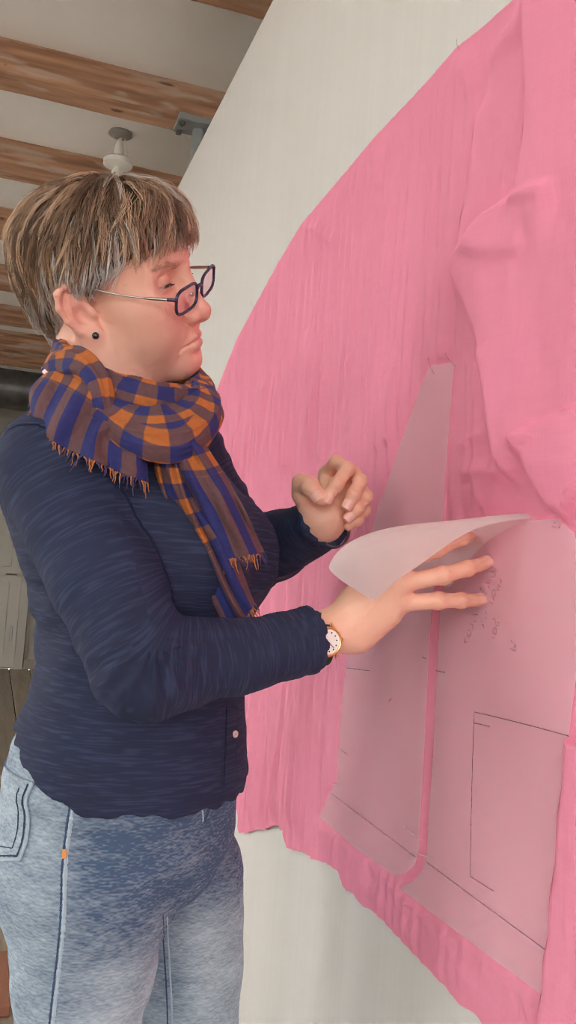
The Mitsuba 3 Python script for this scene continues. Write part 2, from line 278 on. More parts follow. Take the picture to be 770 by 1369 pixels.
# gathers in the flat width: fine upright ridges
flat = 1 - loose
ridge = np.abs(NZ(38, 1.6, 4) - 0.5) * 2
h += flat * (0.0085 * (1 - ridge) ** 3 + 0.006 * (NZ(16, 1.0, 5) - 0.4)) * np.clip((Q[:, 0] - 0.75) / 0.3, 0.25, 1)
h += 0.0012 * (NZ(70, 30, 6) - 0.5)
for px, A, wl, wr in [
    ([(632, 335), (648, 390), (672, 440), (690, 500), (699, 560), (706, 612), (722, 655)], 0.020, 0.012, 0.075),
    ([(738, 575), (746, 630), (758, 670), (775, 705)], 0.018, 0.012, 0.07),
    ([(728, -20), (735, 90), (734, 200), (722, 290)], 0.016, 0.012, 0.06),
    ([(775, 258), (735, 272), (690, 292), (650, 318), (632, 332)], 0.014, 0.010, 0.05),
    ([(655, 132), (641, 230), (626, 330), (619, 420)], 0.006, 0.006, 0.03),
    ([(664, 90), (690, 60), (720, 40)], 0.008, 0.015, 0.03),
    ([(652, 480), (655, 560), (652, 640), (648, 690)], 0.005, 0.008, 0.012),
    ([(640, 470), (640, 560), (636, 640)], 0.004, 0.006, 0.01),
    ([(676, 470), (690, 540), (692, 600), (690, 660)], 0.006, 0.012, 0.02),
    ([(622, 600), (650, 588), (680, 580)], 0.003, 0.006, 0.008),
    ([(625, 640), (665, 632), (700, 640)], 0.004, 0.006, 0.01),
    ([(660, 330), (690, 340), (735, 330)], 0.006, 0.012, 0.02),
    ([(415, 880), (405, 960), (396, 1040), (390, 1105)], 0.009, 0.010, 0.05),
    ([(345, 830), (346, 950), (345, 1050), (340, 1105)], 0.012, 0.02, 0.04),
    ([(365, 850), (370, 950), (372, 1050), (370, 1100)], 0.010, 0.02, 0.03),
    ([(330, 560), (322, 640), (325, 760), (330, 850)], 0.012, 0.03, 0.03),
    ([(360, 500), (355, 580), (352, 660), (350, 720)], 0.010, 0.02, 0.03),
    ([(398, 480), (392, 560), (388, 640)], 0.008, 0.012, 0.02),
    ([(415, 440), (420, 480), (424, 560), (420, 620)], 0.008, 0.012, 0.02),
    ([(440, 500), (436, 570), (430, 620)], 0.006, 0.01, 0.015),
    ([(470, 480), (478, 520), (470, 580)], 0.006, 0.01, 0.015),
    ([(520, 500), (516, 560), (512, 610)], 0.006, 0.008, 0.012),
    ([(538, 480), (530, 540), (524, 600)], 0.006, 0.008, 0.012),
    ([(531, 250), (524, 330), (520, 400)], 0.004, 0.008, 0.012),
    ([(405, 302), (430, 310), (455, 330)], 0.004, 0.01, 0.012),
    ([(500, 188), (510, 220), (512, 260)], 0.004, 0.01, 0.015),
    ([(613, 66), (628, 95), (640, 130)], 0.004, 0.01, 0.02),
    ([(455, 1160), (500, 1200), (560, 1250), (640, 1330), (680, 1365)], 0.004, 0.02, 0.014),
    ([(470, 1160), (500, 1190), (520, 1215)], 0.004, 0.01, 0.012),
    ([(520, 1180), (560, 1220), (590, 1260)], 0.004, 0.01, 0.012),
    ([(540, 1200), (545, 1235), (560, 1262)], 0.003, 0.01, 0.012),
    ([(590, 1240), (610, 1275), (640, 1320)], 0.004, 0.01, 0.012),
    ([(640, 1275), (680, 1310), (715, 1345)], 0.003, 0.01, 0.012)]:
    h += fold(px, A, wl, wr)
# the paper presses the cloth flat where it is pinned
from scipy.ndimage import gaussian_filter
inside = (shapely.contains_xy(pl.buffer(0.006), Q[:, 0], Q[:, 1]) | shapely.contains_xy(pr.buffer(0.006), Q[:, 0], Q[:, 1])).astype(float).reshape(nu, nv)
press = np.clip(gaussian_filter(inside, 2.0), 0, 1).ravel()
tuck = shapely.contains_xy(pl.union(pr).buffer(0.03).buffer(-0.03), Q[:, 0], Q[:, 1])
h = h * (1 - press) + 0.0035 * press
# loose edge right of the paper
d, s, t = seg_dist(Q, W2([(768, 985), (757, 1110), (747, 1220), (735, 1331), (731, 1380)]))
h += np.where(s < 0, 0.014 * np.exp(-(d / 0.08)) * np.clip(d / 0.006, 0, 1), 0.0) * (Q[:, 0] < 0.95) * (Q[:, 1] < onwall(768, 985)[2])
ed_ = np.minimum((np.repeat(zt[:, None], nv, 1).ravel() - Q[:, 1]), 0.05) / 0.05; far_e = np.clip((cloth_top[0, 0] - Q[:, 0]) / 0.05, 0, 1)
h = 0.0035 + (h - 0.0035) * (0.12 + 0.88 * np.clip(np.minimum(ed_, far_e), 0, 1))
low_ = np.clip((Q[:, 1] - np.repeat(zb_[:, None], nv, 1).ravel()) / 0.16, 0, 1); h = 0.0035 + (h - 0.0035) * np.where(Q[:, 0] < onwall(455, 1160)[1], 0.40 + 0.60 * low_, 1.0)
h = np.maximum(h, 0.0025)
def pink(p, n, uv):
    w = 0.5 * noise(p.y * 900, p.z * 40) + 0.5 * noise(p.y * 40, p.z * 900)
    b = fbm(p.y * 5, p.z * 5, 3)
    return mix(lin(229, 134, 163), lin(237, 147, 174), 0.5 * w + 0.5 * b)
bumped('m_pink', proc(pink), lambda p, n, uv: fbm(p.y * 260, p.z * 130, 3) + 0.8 * fbm(p.y * 90, p.z * 30, 5), 0.0007, 0.75, eps=0.0008, sheen=0.3)
front = np.stack([D - h, Q[:, 0], Q[:, 1]], 1); back = front + [0.0012, 0, 0]
fa = grid_faces(nu, nv)
rim = np.concatenate([np.arange(nv), np.arange(1, nu) * nv + nv - 1, (nu - 1) * nv + np.arange(nv - 2, -1, -1), np.arange(nu - 2, 0, -1) * nv])
r2 = np.roll(rim, -1); N0 = len(front)
side_f = np.vstack([np.stack([rim, r2, r2 + N0], 1), np.stack([rim, r2 + N0, rim + N0], 1)])
add('pink_cloth', (np.vstack([front, back]), np.vstack([fa[:, ::-1], fa + N0, side_f])), 'm_pink', True, label='large bright pink cloth with soft folds hanging on the white partition', cat='cloth', exact=True)

# ---------------------------------------------------------------- tracing paper pattern pieces
scene['m_paper'] = {'type': 'principledthin', 'base_color': rgb(lin(248, 243, 245)), 'roughness': 0.55, 'diff_trans': 1.42, 'spec_trans': 0.0, 'eta': 1.4}
mat('m_pencil', lin(104, 80, 94), 0.8); mat('m_pencil_faint', lin(172, 122, 138), 0.8)
PO = 0.0062
def sheet_wave(y, z): return PO + 0.0012 * meshkit.fbm(np.stack([y * 9, z * 2.5, y * 0], -1), 2, 3)
def wall_sheet(poly, step=0.012):
    from scipy.spatial import Delaunay
    b = np.array(poly.exterior.segmentize(step).coords)[:-1]
    x0, y0, x1, y1 = poly.bounds
    g = np.stack(np.meshgrid(np.arange(x0, x1, step), np.arange(y0, y1, step)), -1).reshape(-1, 2)
    g = g[shapely.contains_xy(poly.buffer(-step * 0.5), g[:, 0], g[:, 1])]
    p = np.vstack([b, g]); tri = Delaunay(p).simplices
    c = p[tri].mean(1); tri = tri[shapely.contains_xy(poly.buffer(1e-5), c[:, 0], c[:, 1])]
    a = p[tri]; cr = (a[:, 1, 0] - a[:, 0, 0]) * (a[:, 2, 1] - a[:, 0, 1]) - (a[:, 1, 1] - a[:, 0, 1]) * (a[:, 2, 0] - a[:, 0, 0])
    tri = tri[np.abs(cr) > 1e-10]
    tri[cr[np.abs(cr) > 1e-10] > 0] = tri[cr[np.abs(cr) > 1e-10] > 0][:, ::-1]
    return np.stack([D - sheet_wave(p[:, 0], p[:, 1]), p[:, 0], p[:, 1]], 1), tri
k1 = add('paper_pattern', wall_sheet(pl), 'm_paper', True, label='tall narrow tracing paper pattern piece pinned on pink cloth, tapering to its top', cat='paper pattern', exact=True)
v, f = wall_sheet(pr)
# the lifted corner: from the cloth up over the hand and folded back towards the viewer
ns, nt = 60, 26
base = catmull(np.array([onwall(*q, PO + 0.001) for q in [(752, 694), (715, 697), (690, 702), (660, 718), (630, 745), (612, 770), (600, 785)]]), ns)
top = catmull(P((752, 691, D / ray(752, 691)[0] - 0.012), (725, 687, 0.950), (690, 687, 0.952), (640, 692, 0.955), (580, 698, 0.957), (520, 706, 0.953), (478, 720, 0.945), (455, 737, 0.938), (446, 753, 0.935)), ns)
free = catmull(P((752, 693, D / ray(752, 693)[0] - 0.014), (725, 691, 0.940), (690, 695, 0.940), (645, 704, 0.940), (600, 727, 0.935), (560, 756, 0.930), (530, 777, 0.928), (512, 793, 0.928), (500, 803, 0.928)), ns)
tt = np.linspace(0, 1, nt)
c1 = top + (top - (base + free) / 2) * 0.10                 # the fold's crest, a little beyond the silhouette
V = np.zeros((ns, nt, 3))
for j, t_ in enumerate(tt):
    a = (1 - t_) ** 2; b = 2 * t_ * (1 - t_); c = t_ ** 2
    V[:, j] = a * base + b * (2 * c1 - (base + free) / 2) * 1.0 + c * free
V -= (V[:, nt // 2] - top)[:, None] * (4 * tt * (1 - tt))[None, :, None]     # pass through the silhouette
fv = V.reshape(-1, 3)
add('paper_pattern_001', (np.vstack([v, fv]), np.vstack([f, grid_faces(ns, nt) + len(v)])), 'm_paper', True, label='wide tracing paper pattern piece with drawn pocket, its corner folded over the woman\'s hand', cat='paper pattern', exact=True)
def strokes(key, lines, w=0.0008, lift=0.0004, mat_='m_pencil', label=None):
    ms = []
    for ln in lines:
        q = W2(ln)
        if len(q) > 2: q = catmull(np.c_[q, np.zeros(len(q))], 6 * len(q))[:, :2]
        tq = nrm(np.gradient(q, axis=0)); nq = np.stack([-tq[:, 1], tq[:, 0]], 1) * w / 2
        n_ = len(q); vx = lambda yz: np.stack([D - sheet_wave(yz[:, 0], yz[:, 1]) - lift, yz[:, 0], yz[:, 1]], 1)
        ms.append(trimesh.Trimesh(np.vstack([vx(q - nq), vx(q + nq)]), np.vstack([np.stack([np.arange(n_ - 1), np.arange(1, n_), n_ + np.arange(1, n_)], 1), np.stack([np.arange(n_ - 1), n_ + np.arange(1, n_), n_ + np.arange(n_ - 1)], 1)]), process=False))
    return add(key, cat_mesh(ms), mat_, label=label)
def dashes(a, b, n):
    a, b = np.array(a, float), np.array(b, float); return [[tuple(a + (b - a) * i / n), tuple(a + (b - a) * (i + 0.93) / n)] for i in range(n)]
strokes('paper_pattern__hem_line', [[(448, 1060), (505, 1103), (563, 1146)]], label='thin drawn hem line')
for ln in [[(461, 1002), (470, 1009)], [(525, 938), (530, 934)], [(571, 879), (577, 881)], [(468, 893), (500, 897)]]: strokes('paper_pattern__notch_mark', [ln], 0.0008)
strokes('paper_pattern_001__hem_line', [[(577, 1152), (660, 1213), (740, 1271)]], label='thin drawn hem line')
strokes('paper_pattern_001__pocket_line', [[(768, 1000), (768, 984)], [(768, 984), (704, 967), (641, 952)], [(641, 952), (638, 1060), (636, 1171)], [(636, 1171), (650, 1180), (668, 1191)]], label='drawn outline of a patch pocket')
for ln in [[(589, 897), (602, 899)], [(641, 967), (652, 969), (662, 972)]]: strokes('paper_pattern_001__notch_mark', [ln], 0.0008)
# ---------------------------------------------------------------- signed distances and their surfaces
f4 = np.float32
def smin(a, b, k):
    h = np.maximum(k - np.abs(a - b), 0) / k; return np.minimum(a, b) - h * h * k * 0.25
def smax(a, b, k): return -smin(-a, -b, k)
def ell(p, c, r, R=None):
    q = p - np.asarray(c, f4)
    if R is not None: q = q @ np.asarray(R, f4)
    r = np.asarray(r, f4); k0 = np.sqrt(((q / r) ** 2).sum(-1)); k1 = np.sqrt(((q / (r * r)) ** 2).sum(-1)) + 1e-9
    return np.where(k0 < 1e-3, -r.min(), k0 * (k0 - 1) / k1)
def cone(p, a, b, ra, rb):      # a rounded cone, good enough for ra close to rb
    a, b = np.asarray(a, f4), np.asarray(b, f4); ab = b - a; q = p - a
    t = np.clip((q @ ab) / max(float(ab @ ab), 1e-12), 0, 1)
    return np.sqrt(((q - t[..., None] * ab) ** 2).sum(-1)) - (ra + (rb - ra) * t)
def chain(p, pts, rads, k=0.004):
    d = None
    for i in range(len(pts) - 1):
        e = cone(p, pts[i], pts[i + 1], rads[i], rads[i + 1]); d = e if d is None else smin(d, e, k)
    return d
def chain_min(p, pts, rads):
    d = None
    for i in range(len(pts) - 1):
        e = cone(p, pts[i], pts[i + 1], rads[i], rads[i + 1]); d = e if d is None else np.minimum(d, e)
    return d
def surface_nets(vol, lo, h):
    s = vol < 0; n = np.array(vol.shape)
    cnt = np.zeros(n - 1, np.int8)
    for a, b, c in np.ndindex(2, 2, 2): cnt += s[a:n[0] - 1 + a, b:n[1] - 1 + b, c:n[2] - 1 + c]
    cells = np.argwhere((cnt > 0) & (cnt < 8)); idx = np.full(n - 1, -1, np.int32); idx[tuple(cells.T)] = np.arange(len(cells))
    acc = np.zeros((len(cells), 3)); num = np.zeros(len(cells))
    cor = np.array(list(np.ndindex(2, 2, 2)))
    for i in range(8):
        for ax in range(3):
            if cor[i][ax]: continue
            j = cor[i].copy(); j[ax] = 1
            va = vol[tuple((cells + cor[i]).T)]; vb = vol[tuple((cells + j).T)]; m = (va < 0) != (vb < 0)
            t = np.where(m, va / np.where(m, va - vb, 1), 0)
            q = np.repeat(cor[i][None].astype(float), len(cells), 0); q[:, ax] += t
            acc[m] += q[m]; num[m] += 1
    V = (cells + acc / num[:, None]) * h + lo
    F = []
    for ax in range(3):
        u, w = [(1, 2), (2, 0), (0, 1)][ax]
        sl0 = [slice(None)] * 3; sl1 = [slice(None)] * 3; sl0[ax] = slice(0, -1); sl1[ax] = slice(1, None)
        a_, b_ = s[tuple(sl0)], s[tuple(sl1)]
        e = np.argwhere(a_ != b_); e = e[(e[:, u] > 0) & (e[:, w] > 0) & (e[:, u] < n[u] - 1) & (e[:, w] < n[w] - 1)]
        fl = a_[tuple(e.T)]
        du = np.zeros(3, int); du[u] = 1; dw = np.zeros(3, int); dw[w] = 1
        A, B, C, E_ = (idx[tuple((e - o).T)] for o in (du + dw, dw, 0 * du, du))
        qd = np.stack([A, B, C, E_], 1); qd[~fl] = qd[~fl][:, ::-1]; F.append(qd)
    F = np.vstack(F); F = F[(F >= 0).all(1)]
    return V, np.vstack([F[:, [0, 1, 2]], F[:, [0, 2, 3]]])
def sdf_mesh(fn, lo, hi, h, coarse=4, margin=1.0):
    """The zero surface of fn (points (n, 3) -> distances) in the box, at step h; the fine grid is evaluated near the surface only."""
    lo, hi = np.asarray(lo, float), np.asarray(hi, float); hc = h * coarse
    nc = np.ceil((hi - lo) / hc).astype(int) + 1
    g = np.stack(np.meshgrid(*[lo[i] + hc * np.arange(nc[i]) for i in range(3)], indexing='ij'), -1).reshape(-1, 3).astype(f4)
    C = fn(g).reshape(nc)
    up = C
    for ax in range(3):
        n = up.shape[ax]; x = np.arange((n - 1) * coarse + 1) / coarse; i = np.minimum(x.astype(int), n - 2); t = (x - i).astype(f4)
        sh = [1, 1, 1]; sh[ax] = -1; t = t.reshape(sh)
        up = np.take(up, i, ax) * (1 - t) + np.take(up, i + 1, ax) * t
    up = np.array(up, f4)
    near = np.argwhere(np.abs(up) < hc * 1.1 * margin)
    up[tuple(near.T)] = fn((near * h + lo).astype(f4))
    return surface_nets(up, lo, h)
def inv(R, o): return lambda p: (p - np.asarray(o, f4)) @ np.asarray(R, f4)     # world -> frame with axes in R's columns

# ---------------------------------------------------------------- the woman: joints
from math import radians
def euler(z, y, x):
    cz, sz, cy, sy, cx, sx = math.cos(z), math.sin(z), math.cos(y), math.sin(y), math.cos(x), math.sin(x)
    return np.array([[cz, -sz, 0], [sz, cz, 0], [0, 0, 1]]) @ np.array([[cy, 0, sy], [0, 1, 0], [-sy, 0, cy]]) @ np.array([[1, 0, 0], [0, cx, -sx], [0, sx, cx]])
HR = euler(*np.radians([-33.5, -1.1, 31.0]))          # the head turned to the camera and tilted to her right
HO = CAM + np.array([0.110, 1.079, 0.345])            # between the ears at eye level
def HW(q): return np.asarray(q, float) @ HR.T + HO    # head frame (x forward, y to her left, z up) -> world
FWD = np.array([math.cos(radians(-33)), math.sin(radians(-33)), 0]); LFT = np.array([-FWD[1], FWD[0], 0]); UPZ = np.array([0, 0, 1.0])
# head, in its own frame
def rotx(a): c, s = math.cos(a), math.sin(a); return np.array([[1, 0, 0], [0, c, -s], [0, s, c]])
def roty(a): c, s = math.cos(a), math.sin(a); return np.array([[c, 0, s], [0, 1, 0], [-s, 0, c]])
def rotz(a): c, s = math.cos(a), math.sin(a); return np.array([[c, -s, 0], [s, c, 0], [0, 0, 1]])
EYE = np.array([0.0735, 0.0315, 0.001]); EYE_R = 0.0122
EAR_O, EAR_R, EAR_S = np.array([-0.008, 0.0700, -0.019]), rotz(radians(-24)) @ roty(radians(-18)), 1.10
def head_sdf(p):
    q = p.copy(); q[:, 1] = np.abs(q[:, 1]); m = q
    d = ell(m, (-0.008, 0, 0.036), (0.094, 0.073, 0.082))
    d = smin(d, ell(m, (0.034, 0, 0.018), (0.060, 0.062, 0.055)), 0.03)                # forehead
    d = smin(d, ell(m, (0.030, 0, -0.045), (0.056, 0.056, 0.058)), 0.03)               # face
    d = smin(d, cone(m, (0.0835, 0.010, 0.0175), (0.066, 0.044, 0.0150), 0.0105, 0.010), 0.018)   # brow
    d = smin(d, ell(m, (0.056, 0.045, -0.027), (0.028, 0.019, 0.018)), 0.034)          # cheekbone
    d = smin(d, ell(m, (0.062, 0.028, -0.052), (0.028, 0.025, 0.026)), 0.022)          # cheek
    d = smin(d, ell(m, (0.070, 0, -0.077), (0.031, 0.030, 0.026)), 0.02)               # mouth
    d = smin(d, ell(m, (0.079, 0, -0.105), (0.0175, 0.0190, 0.0150)), 0.026)           # chin
    d = smin(d, cone(m, (0.072, 0.012, -0.107), (0.010, 0.050, -0.074), 0.014, 0.014), 0.026)    # jaw
    d = smin(d, ell(m, (0.034, 0.034, -0.074), (0.040, 0.024, 0.030)), 0.02)           # jowl
    d = smin(d, ell(m, (0.050, 0.038, -0.054), (0.030, 0.020, 0.030)), 0.03)
    d = smin(d, ell(m, (0.035, 0, -0.092), (0.045, 0.036, 0.026)), 0.024)              # under the chin
    # eye sockets, lids
    d = smax(d, -ell(m, (0.0925, 0.031, 0.000), (0.015, 0.0205, 0.0125)), 0.014)
    d = smax(d, -ell(m, (0.097, 0.013, 0.003), (0.009, 0.007, 0.013)), 0.012)
    lid = np.sqrt(((m - np.asarray(EYE, f4)) ** 2).sum(-1)) - (EYE_R + 0.0013)
    slit = np.abs((m[:, 2] - EYE[2]) + 0.0042 + 14 * (m[:, 1] - EYE[1]) ** 2) - 0.0017
    slit = np.maximum(slit, np.abs(m[:, 1] - EYE[1]) - 0.0125)
    d = smin(d, lid, 0.0045)
    ball = np.sqrt(((m - np.asarray(EYE, f4)) ** 2).sum(-1)) - (EYE_R + 0.0002)
    d = np.where((m[:, 0] > EYE[0] + 0.002), np.maximum(d, -np.maximum(slit, ball - 0.004)), d)
    # lid folds and bags
    def groove(d, pts, r, k, depth=0.0): return smax(d, -(chain_min(m, pts, r)), k)
    d = groove(d, [(0.0865, 0.019, 0.0075), (0.0875, 0.031, 0.0095), (0.080, 0.043, 0.0075)], [0.0006, 0.0012, 0.0006], 0.004)
    d = groove(d, [(0.0865, 0.021, -0.0125), (0.0855, 0.033, -0.0155), (0.079, 0.043, -0.0125)], [0.0006, 0.0010, 0.0005], 0.005)
    # nose
    d = smin(d, chain(m, [(0.0885, 0, 0.011), (0.0975, 0, -0.010), (0.1085, 0, -0.036)], [0.0085, 0.0080, 0.0085], 0.008), 0.014)
    d = smin(d, ell(m, (0.1105, 0.0, -0.0415), (0.0120, 0.0098, 0.0100)), 0.009)
    d = smin(d, ell(m, (0.1005, 0.0125, -0.0465), (0.0115, 0.0068, 0.0088)), 0.005)
    d = smin(d, cone(m, (0.113, 0, -0.0485), (0.097, 0, -0.055), 0.0050, 0.0050), 0.006)
    d = smax(d, -ell(m, (0.1055, 0.0072, -0.0555), (0.0065, 0.0034, 0.0045)), 0.003)
    d = groove(d, [(0.0885, 0.0205, -0.0400), (0.0935, 0.0210, -0.0475), (0.095, 0.0185, -0.0535)], [0.0006, 0.0010, 0.0006], 0.004)
    # folds beside the mouth
    d = groove(d, [(0.0925, 0.0225, -0.047), (0.0895, 0.0295, -0.058), (0.0830, 0.0335, -0.070)], [0.0003, 0.0007, 0.0003], 0.008)
    d = groove(d, [(0.0850, 0.0275, -0.0815), (0.0830, 0.0285, -0.090), (0.0790, 0.0275, -0.099)], [0.0002, 0.0004, 0.0002], 0.007)
    d = groove(d, [(0.0985, 0, -0.0925), (0.0965, 0.009, -0.0925)], [0.0005, 0.0003], 0.016)
    # lips
    d = smin(d, chain(m, [(0.1000, 0.0, -0.0715), (0.0985, 0.008, -0.0712), (0.0925, 0.017, -0.0750), (0.0850, 0.0255, -0.0800)], [0.0038, 0.0040, 0.0032, 0.0015], 0.003), 0.005)
    d = smin(d, chain(m, [(0.0990, 0.0, -0.0822), (0.0965, 0.009, -0.0820), (0.0910, 0.018, -0.0815), (0.0850, 0.0255, -0.0810)], [0.0047, 0.0046, 0.0032, 0.0015], 0.003), 0.007)
    d = smax(d, -chain_min(m, [(0.1050, 0.0, -0.0768), (0.1025, 0.009, -0.0766), (0.0965, 0.0185, -0.0785), (0.0900, 0.0270, -0.0808), (0.0860, 0.0310, -0.0840)], [0.0009, 0.0011, 0.0013, 0.0012, 0.0007]), 0.0030)
    d = smax(d, -cone(m, (0.1035, 0, -0.059), (0.105, 0, -0.068), 0.0012, 0.0012), 0.004)
    # ears
    eo, ER = EAR_O, EAR_R
    e = (m - eo.astype(f4)) @ ER.astype(f4) / f4(EAR_S)          # e: x forward, y outward, z up along the ear
    ear = ell(e, (-0.008, 0.0035, -0.002), (0.0155, 0.0045, 0.0275))
    rim = chain(e, [(0.004, 0.003, 0.010), (0.004, 0.006, 0.022), (-0.006, 0.008, 0.0305), (-0.017, 0.009, 0.026), (-0.0225, 0.009, 0.012), (-0.021, 0.0085, -0.004), (-0.015, 0.007, -0.018), (-0.008, 0.006, -0.026)], [0.0026, 0.0034, 0.0038, 0.0040, 0.0038, 0.0034, 0.0034, 0.0045], 0.004)
    ear = smin(ear, rim, 0.004)
    ear = smin(ear, ell(e, (-0.004, 0.0045, -0.0275), (0.0085, 0.0040, 0.0095)), 0.005)   # lobe
    anti = chain(e, [(-0.010, 0.0065, 0.018), (-0.0145, 0.0075, 0.006), (-0.0125, 0.007, -0.008), (-0.006, 0.006, -0.0165)], [0.0022, 0.0028, 0.0028, 0.0026], 0.003)
    ear = smin(ear, anti, 0.004)
    ear = smax(ear, -ell(e, (-0.004, 0.0095, -0.004), (0.0075, 0.0065, 0.0115)), 0.004)   # concha
    ear = smax(ear, -chain_min(e, [(0.000, 0.0095, 0.020), (-0.009, 0.0115, 0.0235), (-0.0165, 0.0120, 0.015), (-0.0175, 0.0115, 0.002)], [0.0020, 0.0024, 0.0024, 0.0016]), 0.004)
    ear = smin(ear, ell(e, (0.005, 0.0045, -0.006), (0.0045, 0.0038, 0.0065)), 0.004)     # tragus
    d = smin(d, ear * f4(EAR_S), 0.006)
    # asymmetric: forehead furrows
    z = q[:, 2]; w = np.exp(-((z - 0.047) / 0.012) ** 2) * np.clip((q[:, 0] - 0.05) / 0.03, 0, 1)
    d = d + (0.0006 * np.sin((z + 0.15 * q[:, 1] ** 2) * 2 * np.pi / 0.0085) * w).astype(f4)
    return d
def ear_world(e, side=-1):
    q = np.asarray(e, float) * EAR_S @ EAR_R.T + EAR_O; q = q * [1, side, 1]; return HW(q)
hloc = inv(HR, HO)
NECK_B = at(135, 560, 1.10)
def neck_sdf(p):
    a = HW((-0.022, 0, -0.040)); b = NECK_B
    d = cone(p, a, b, 0.055, 0.060)
    return smin(d, cone(p, HW((0.028, 0, -0.080)), NECK_B + 0.02 * FWD, 0.030, 0.045), 0.03)
def skin_head(p): return smin(head_sdf(hloc(p)), neck_sdf(p), 0.022)
lo_, hi_ = HO - [0.17, 0.17, 0.235], HO + [0.17, 0.17, 0.165]
hv, hf = sdf_mesh(skin_head, lo_, hi_, 0.0017)
hl = (hv - HO) @ HR                     # vertices in the head frame, for the colouring
def blob(c, r): return np.exp(-(((hl - np.array(c)) / np.array(r)) ** 2).sum(1))
def blobs(c, r): q = hl * [1, 0, 0] + np.abs(hl) * [0, 1, 0] + hl * [0, 0, 1]; return np.exp(-(((q - np.array(c)) / np.array(r)) ** 2).sum(1))
SKIN, ROSY, LIP, LIDC = np.array(lin(226, 176, 154)), np.array(lin(222, 152, 138)), np.array(lin(196, 116, 110)), np.array(lin(196, 138, 120))
def mixn(a, b, t): return a * (1 - t[:, None]) + b * t[:, None]
hc = np.repeat(SKIN[None], len(hl), 0)
hc = mixn(hc, ROSY, np.clip(0.75 * blobs((0.070, 0.042, -0.035), (0.03, 0.025, 0.022)) + 0.8 * blob((0.108, 0, -0.042), (0.02, 0.02, 0.014)) + 0.5 * blob((0.085, 0, -0.108), (0.03, 0.03, 0.014)) + 0.7 * blobs((-0.014, 0.085, -0.015), (0.022, 0.02, 0.035)) + 0.25 * meshkit.fbm(hl * 60, 3), 0, 1))
ql = np.stack([hl[:, 0], np.abs(hl[:, 1]), hl[:, 2]], 1).astype(f4)
lipd = np.minimum(chain_min(ql, [(0.1000, 0.0, -0.0725), (0.0985, 0.008, -0.0725), (0.0925, 0.017, -0.0760), (0.0850, 0.0250, -0.0800)], [0.0046, 0.0046, 0.0036, 0.0016]), chain_min(ql, [(0.0990, 0.0, -0.0818), (0.0965, 0.009, -0.0816), (0.0910, 0.018, -0.0812), (0.0850, 0.025, -0.0810)], [0.0052, 0.0050, 0.0036, 0.0016]))
hc = mixn(hc, LIP, np.clip(0.5 - lipd / 0.002, 0, 1) * 0.85)
hc = mixn(hc, LIDC, 0.6 * blobs((0.088, 0.031, 0.0), (0.014, 0.019, 0.011)))
hc = mixn(hc, np.array(lin(176, 112, 92)), np.clip(meshkit.noise(hl * 180, 3) * 4 - 3.55, 0, 0.16))
scene['m_skin'] = {'type': 'bumpmap', 'arbitrary': proc(lambda p, n, uv: fbm(p.x * 900, p.y * 900, p.z * 900, 2) + 0.8 * noise(p.x * 330, p.y * 330, p.z * 330), 0.0004), 'scale': 0.00022,
                   'bsdf': {'type': 'principled', 'base_color': {'type': 'mesh_attribute', 'name': 'vertex_color'}, 'roughness': 0.46, 'specular': 0.4}}
# ---------------------------------------------------------------- the woman: torso, cardigan, jeans
def station(py, xb, xf, depth, b):
    c = at((xb + xf) / 2, py, depth); w = (xf - xb) / 2 * depth / F_PX
    a = math.sqrt(max(w * w - (b * (LFT @ c_r)) ** 2, 0.0016)) / abs(FWD @ c_r)
    return [c[2], c @ FWD, c @ LFT, a, b]
ST = np.array(sorted([station(*s) for s in [
    (1100, 14, 327, 1.10, 0.180), (1040, 14, 326, 1.10, 0.178), (990, 22, 326, 1.10, 0.165), (940, 50, 325, 1.10, 0.148), (890, 68, 322, 1.10, 0.136), (840, 68, 322, 1.10, 0.138), (790, 58, 322, 1.10, 0.146),
    (740, 34, 322, 1.10, 0.158), (690, 16, 316, 1.10, 0.163), (640, 14, 302, 1.10, 0.166), (600, 26, 285, 1.10, 0.160), (570, 52, 258, 1.10, 0.125), (545, 78, 232, 1.10, 0.085), (520, 92, 205, 1.10, 0.05)]]))
def torso_local(p):
    z = p[:, 2]; S = [np.interp(z, ST[:, 0], ST[:, k]).astype(f4) for k in range(1, 5)]
    return p @ FWD.astype(f4) - S[0], p @ LFT.astype(f4) - S[1], S[2], S[3]
def torso_sdf(p):
    u, v, a, b = torso_local(p)
    k0 = np.sqrt((u / a) ** 2 + (v / b) ** 2); k1 = np.sqrt((u / a ** 2) ** 2 + (v / b ** 2) ** 2) + 1e-6
    d = np.where(k0 < 1e-2, -np.minimum(a, b), k0 * (k0 - 1) / k1)
    return np.maximum(d, p[:, 2] - f4(ST[-1, 0]))
R_SH, R_EL, R_WR = at(74, 632, 0.975), at(194, 893, 0.885), at(447, 847, 0.99)
L_SH, L_EL, L_WR = at(240, 605, 1.27), at(322, 757, 1.36), at(428, 700, 1.19)
R_EL_R = [0.063, 0.053, 0.047, 0.0365, 0.0325]
def mid(a, b, t): return a + (b - a) * t
R_ARM = [R_SH, mid(R_SH, R_EL, 0.55), R_EL, mid(R_EL, R_WR, 0.5) - 0.006 * UPZ, R_WR]
L_ARM = [L_SH, mid(L_SH, L_EL, 0.55), L_EL, mid(L_EL, L_WR, 0.5), L_WR]
L_EL_R = [0.062, 0.054, 0.048, 0.041, 0.0345]
print('arm lengths', [np.linalg.norm(b - a).round(3) for a, b in ((R_SH, R_EL), (R_EL, R_WR), (L_SH, L_EL), (L_EL, L_WR))])
def axis_noise(p, a, b, along, across, seed):
    """Noise stretched round the axis a-b: creases that cross a limb."""
    t = nrm(b - a); s = (p - a) @ t.astype(f4); perp = (p - a) - s[:, None] * t.astype(f4)
    q = np.concatenate([(s * along)[:, None], perp * across], 1)
    x = meshkit.fbm(q[:, [0, 1, 2]] + q[:, [3]] * 0.6, 2, seed); return (1 - np.abs(x - 0.5) * 4).astype(f4)
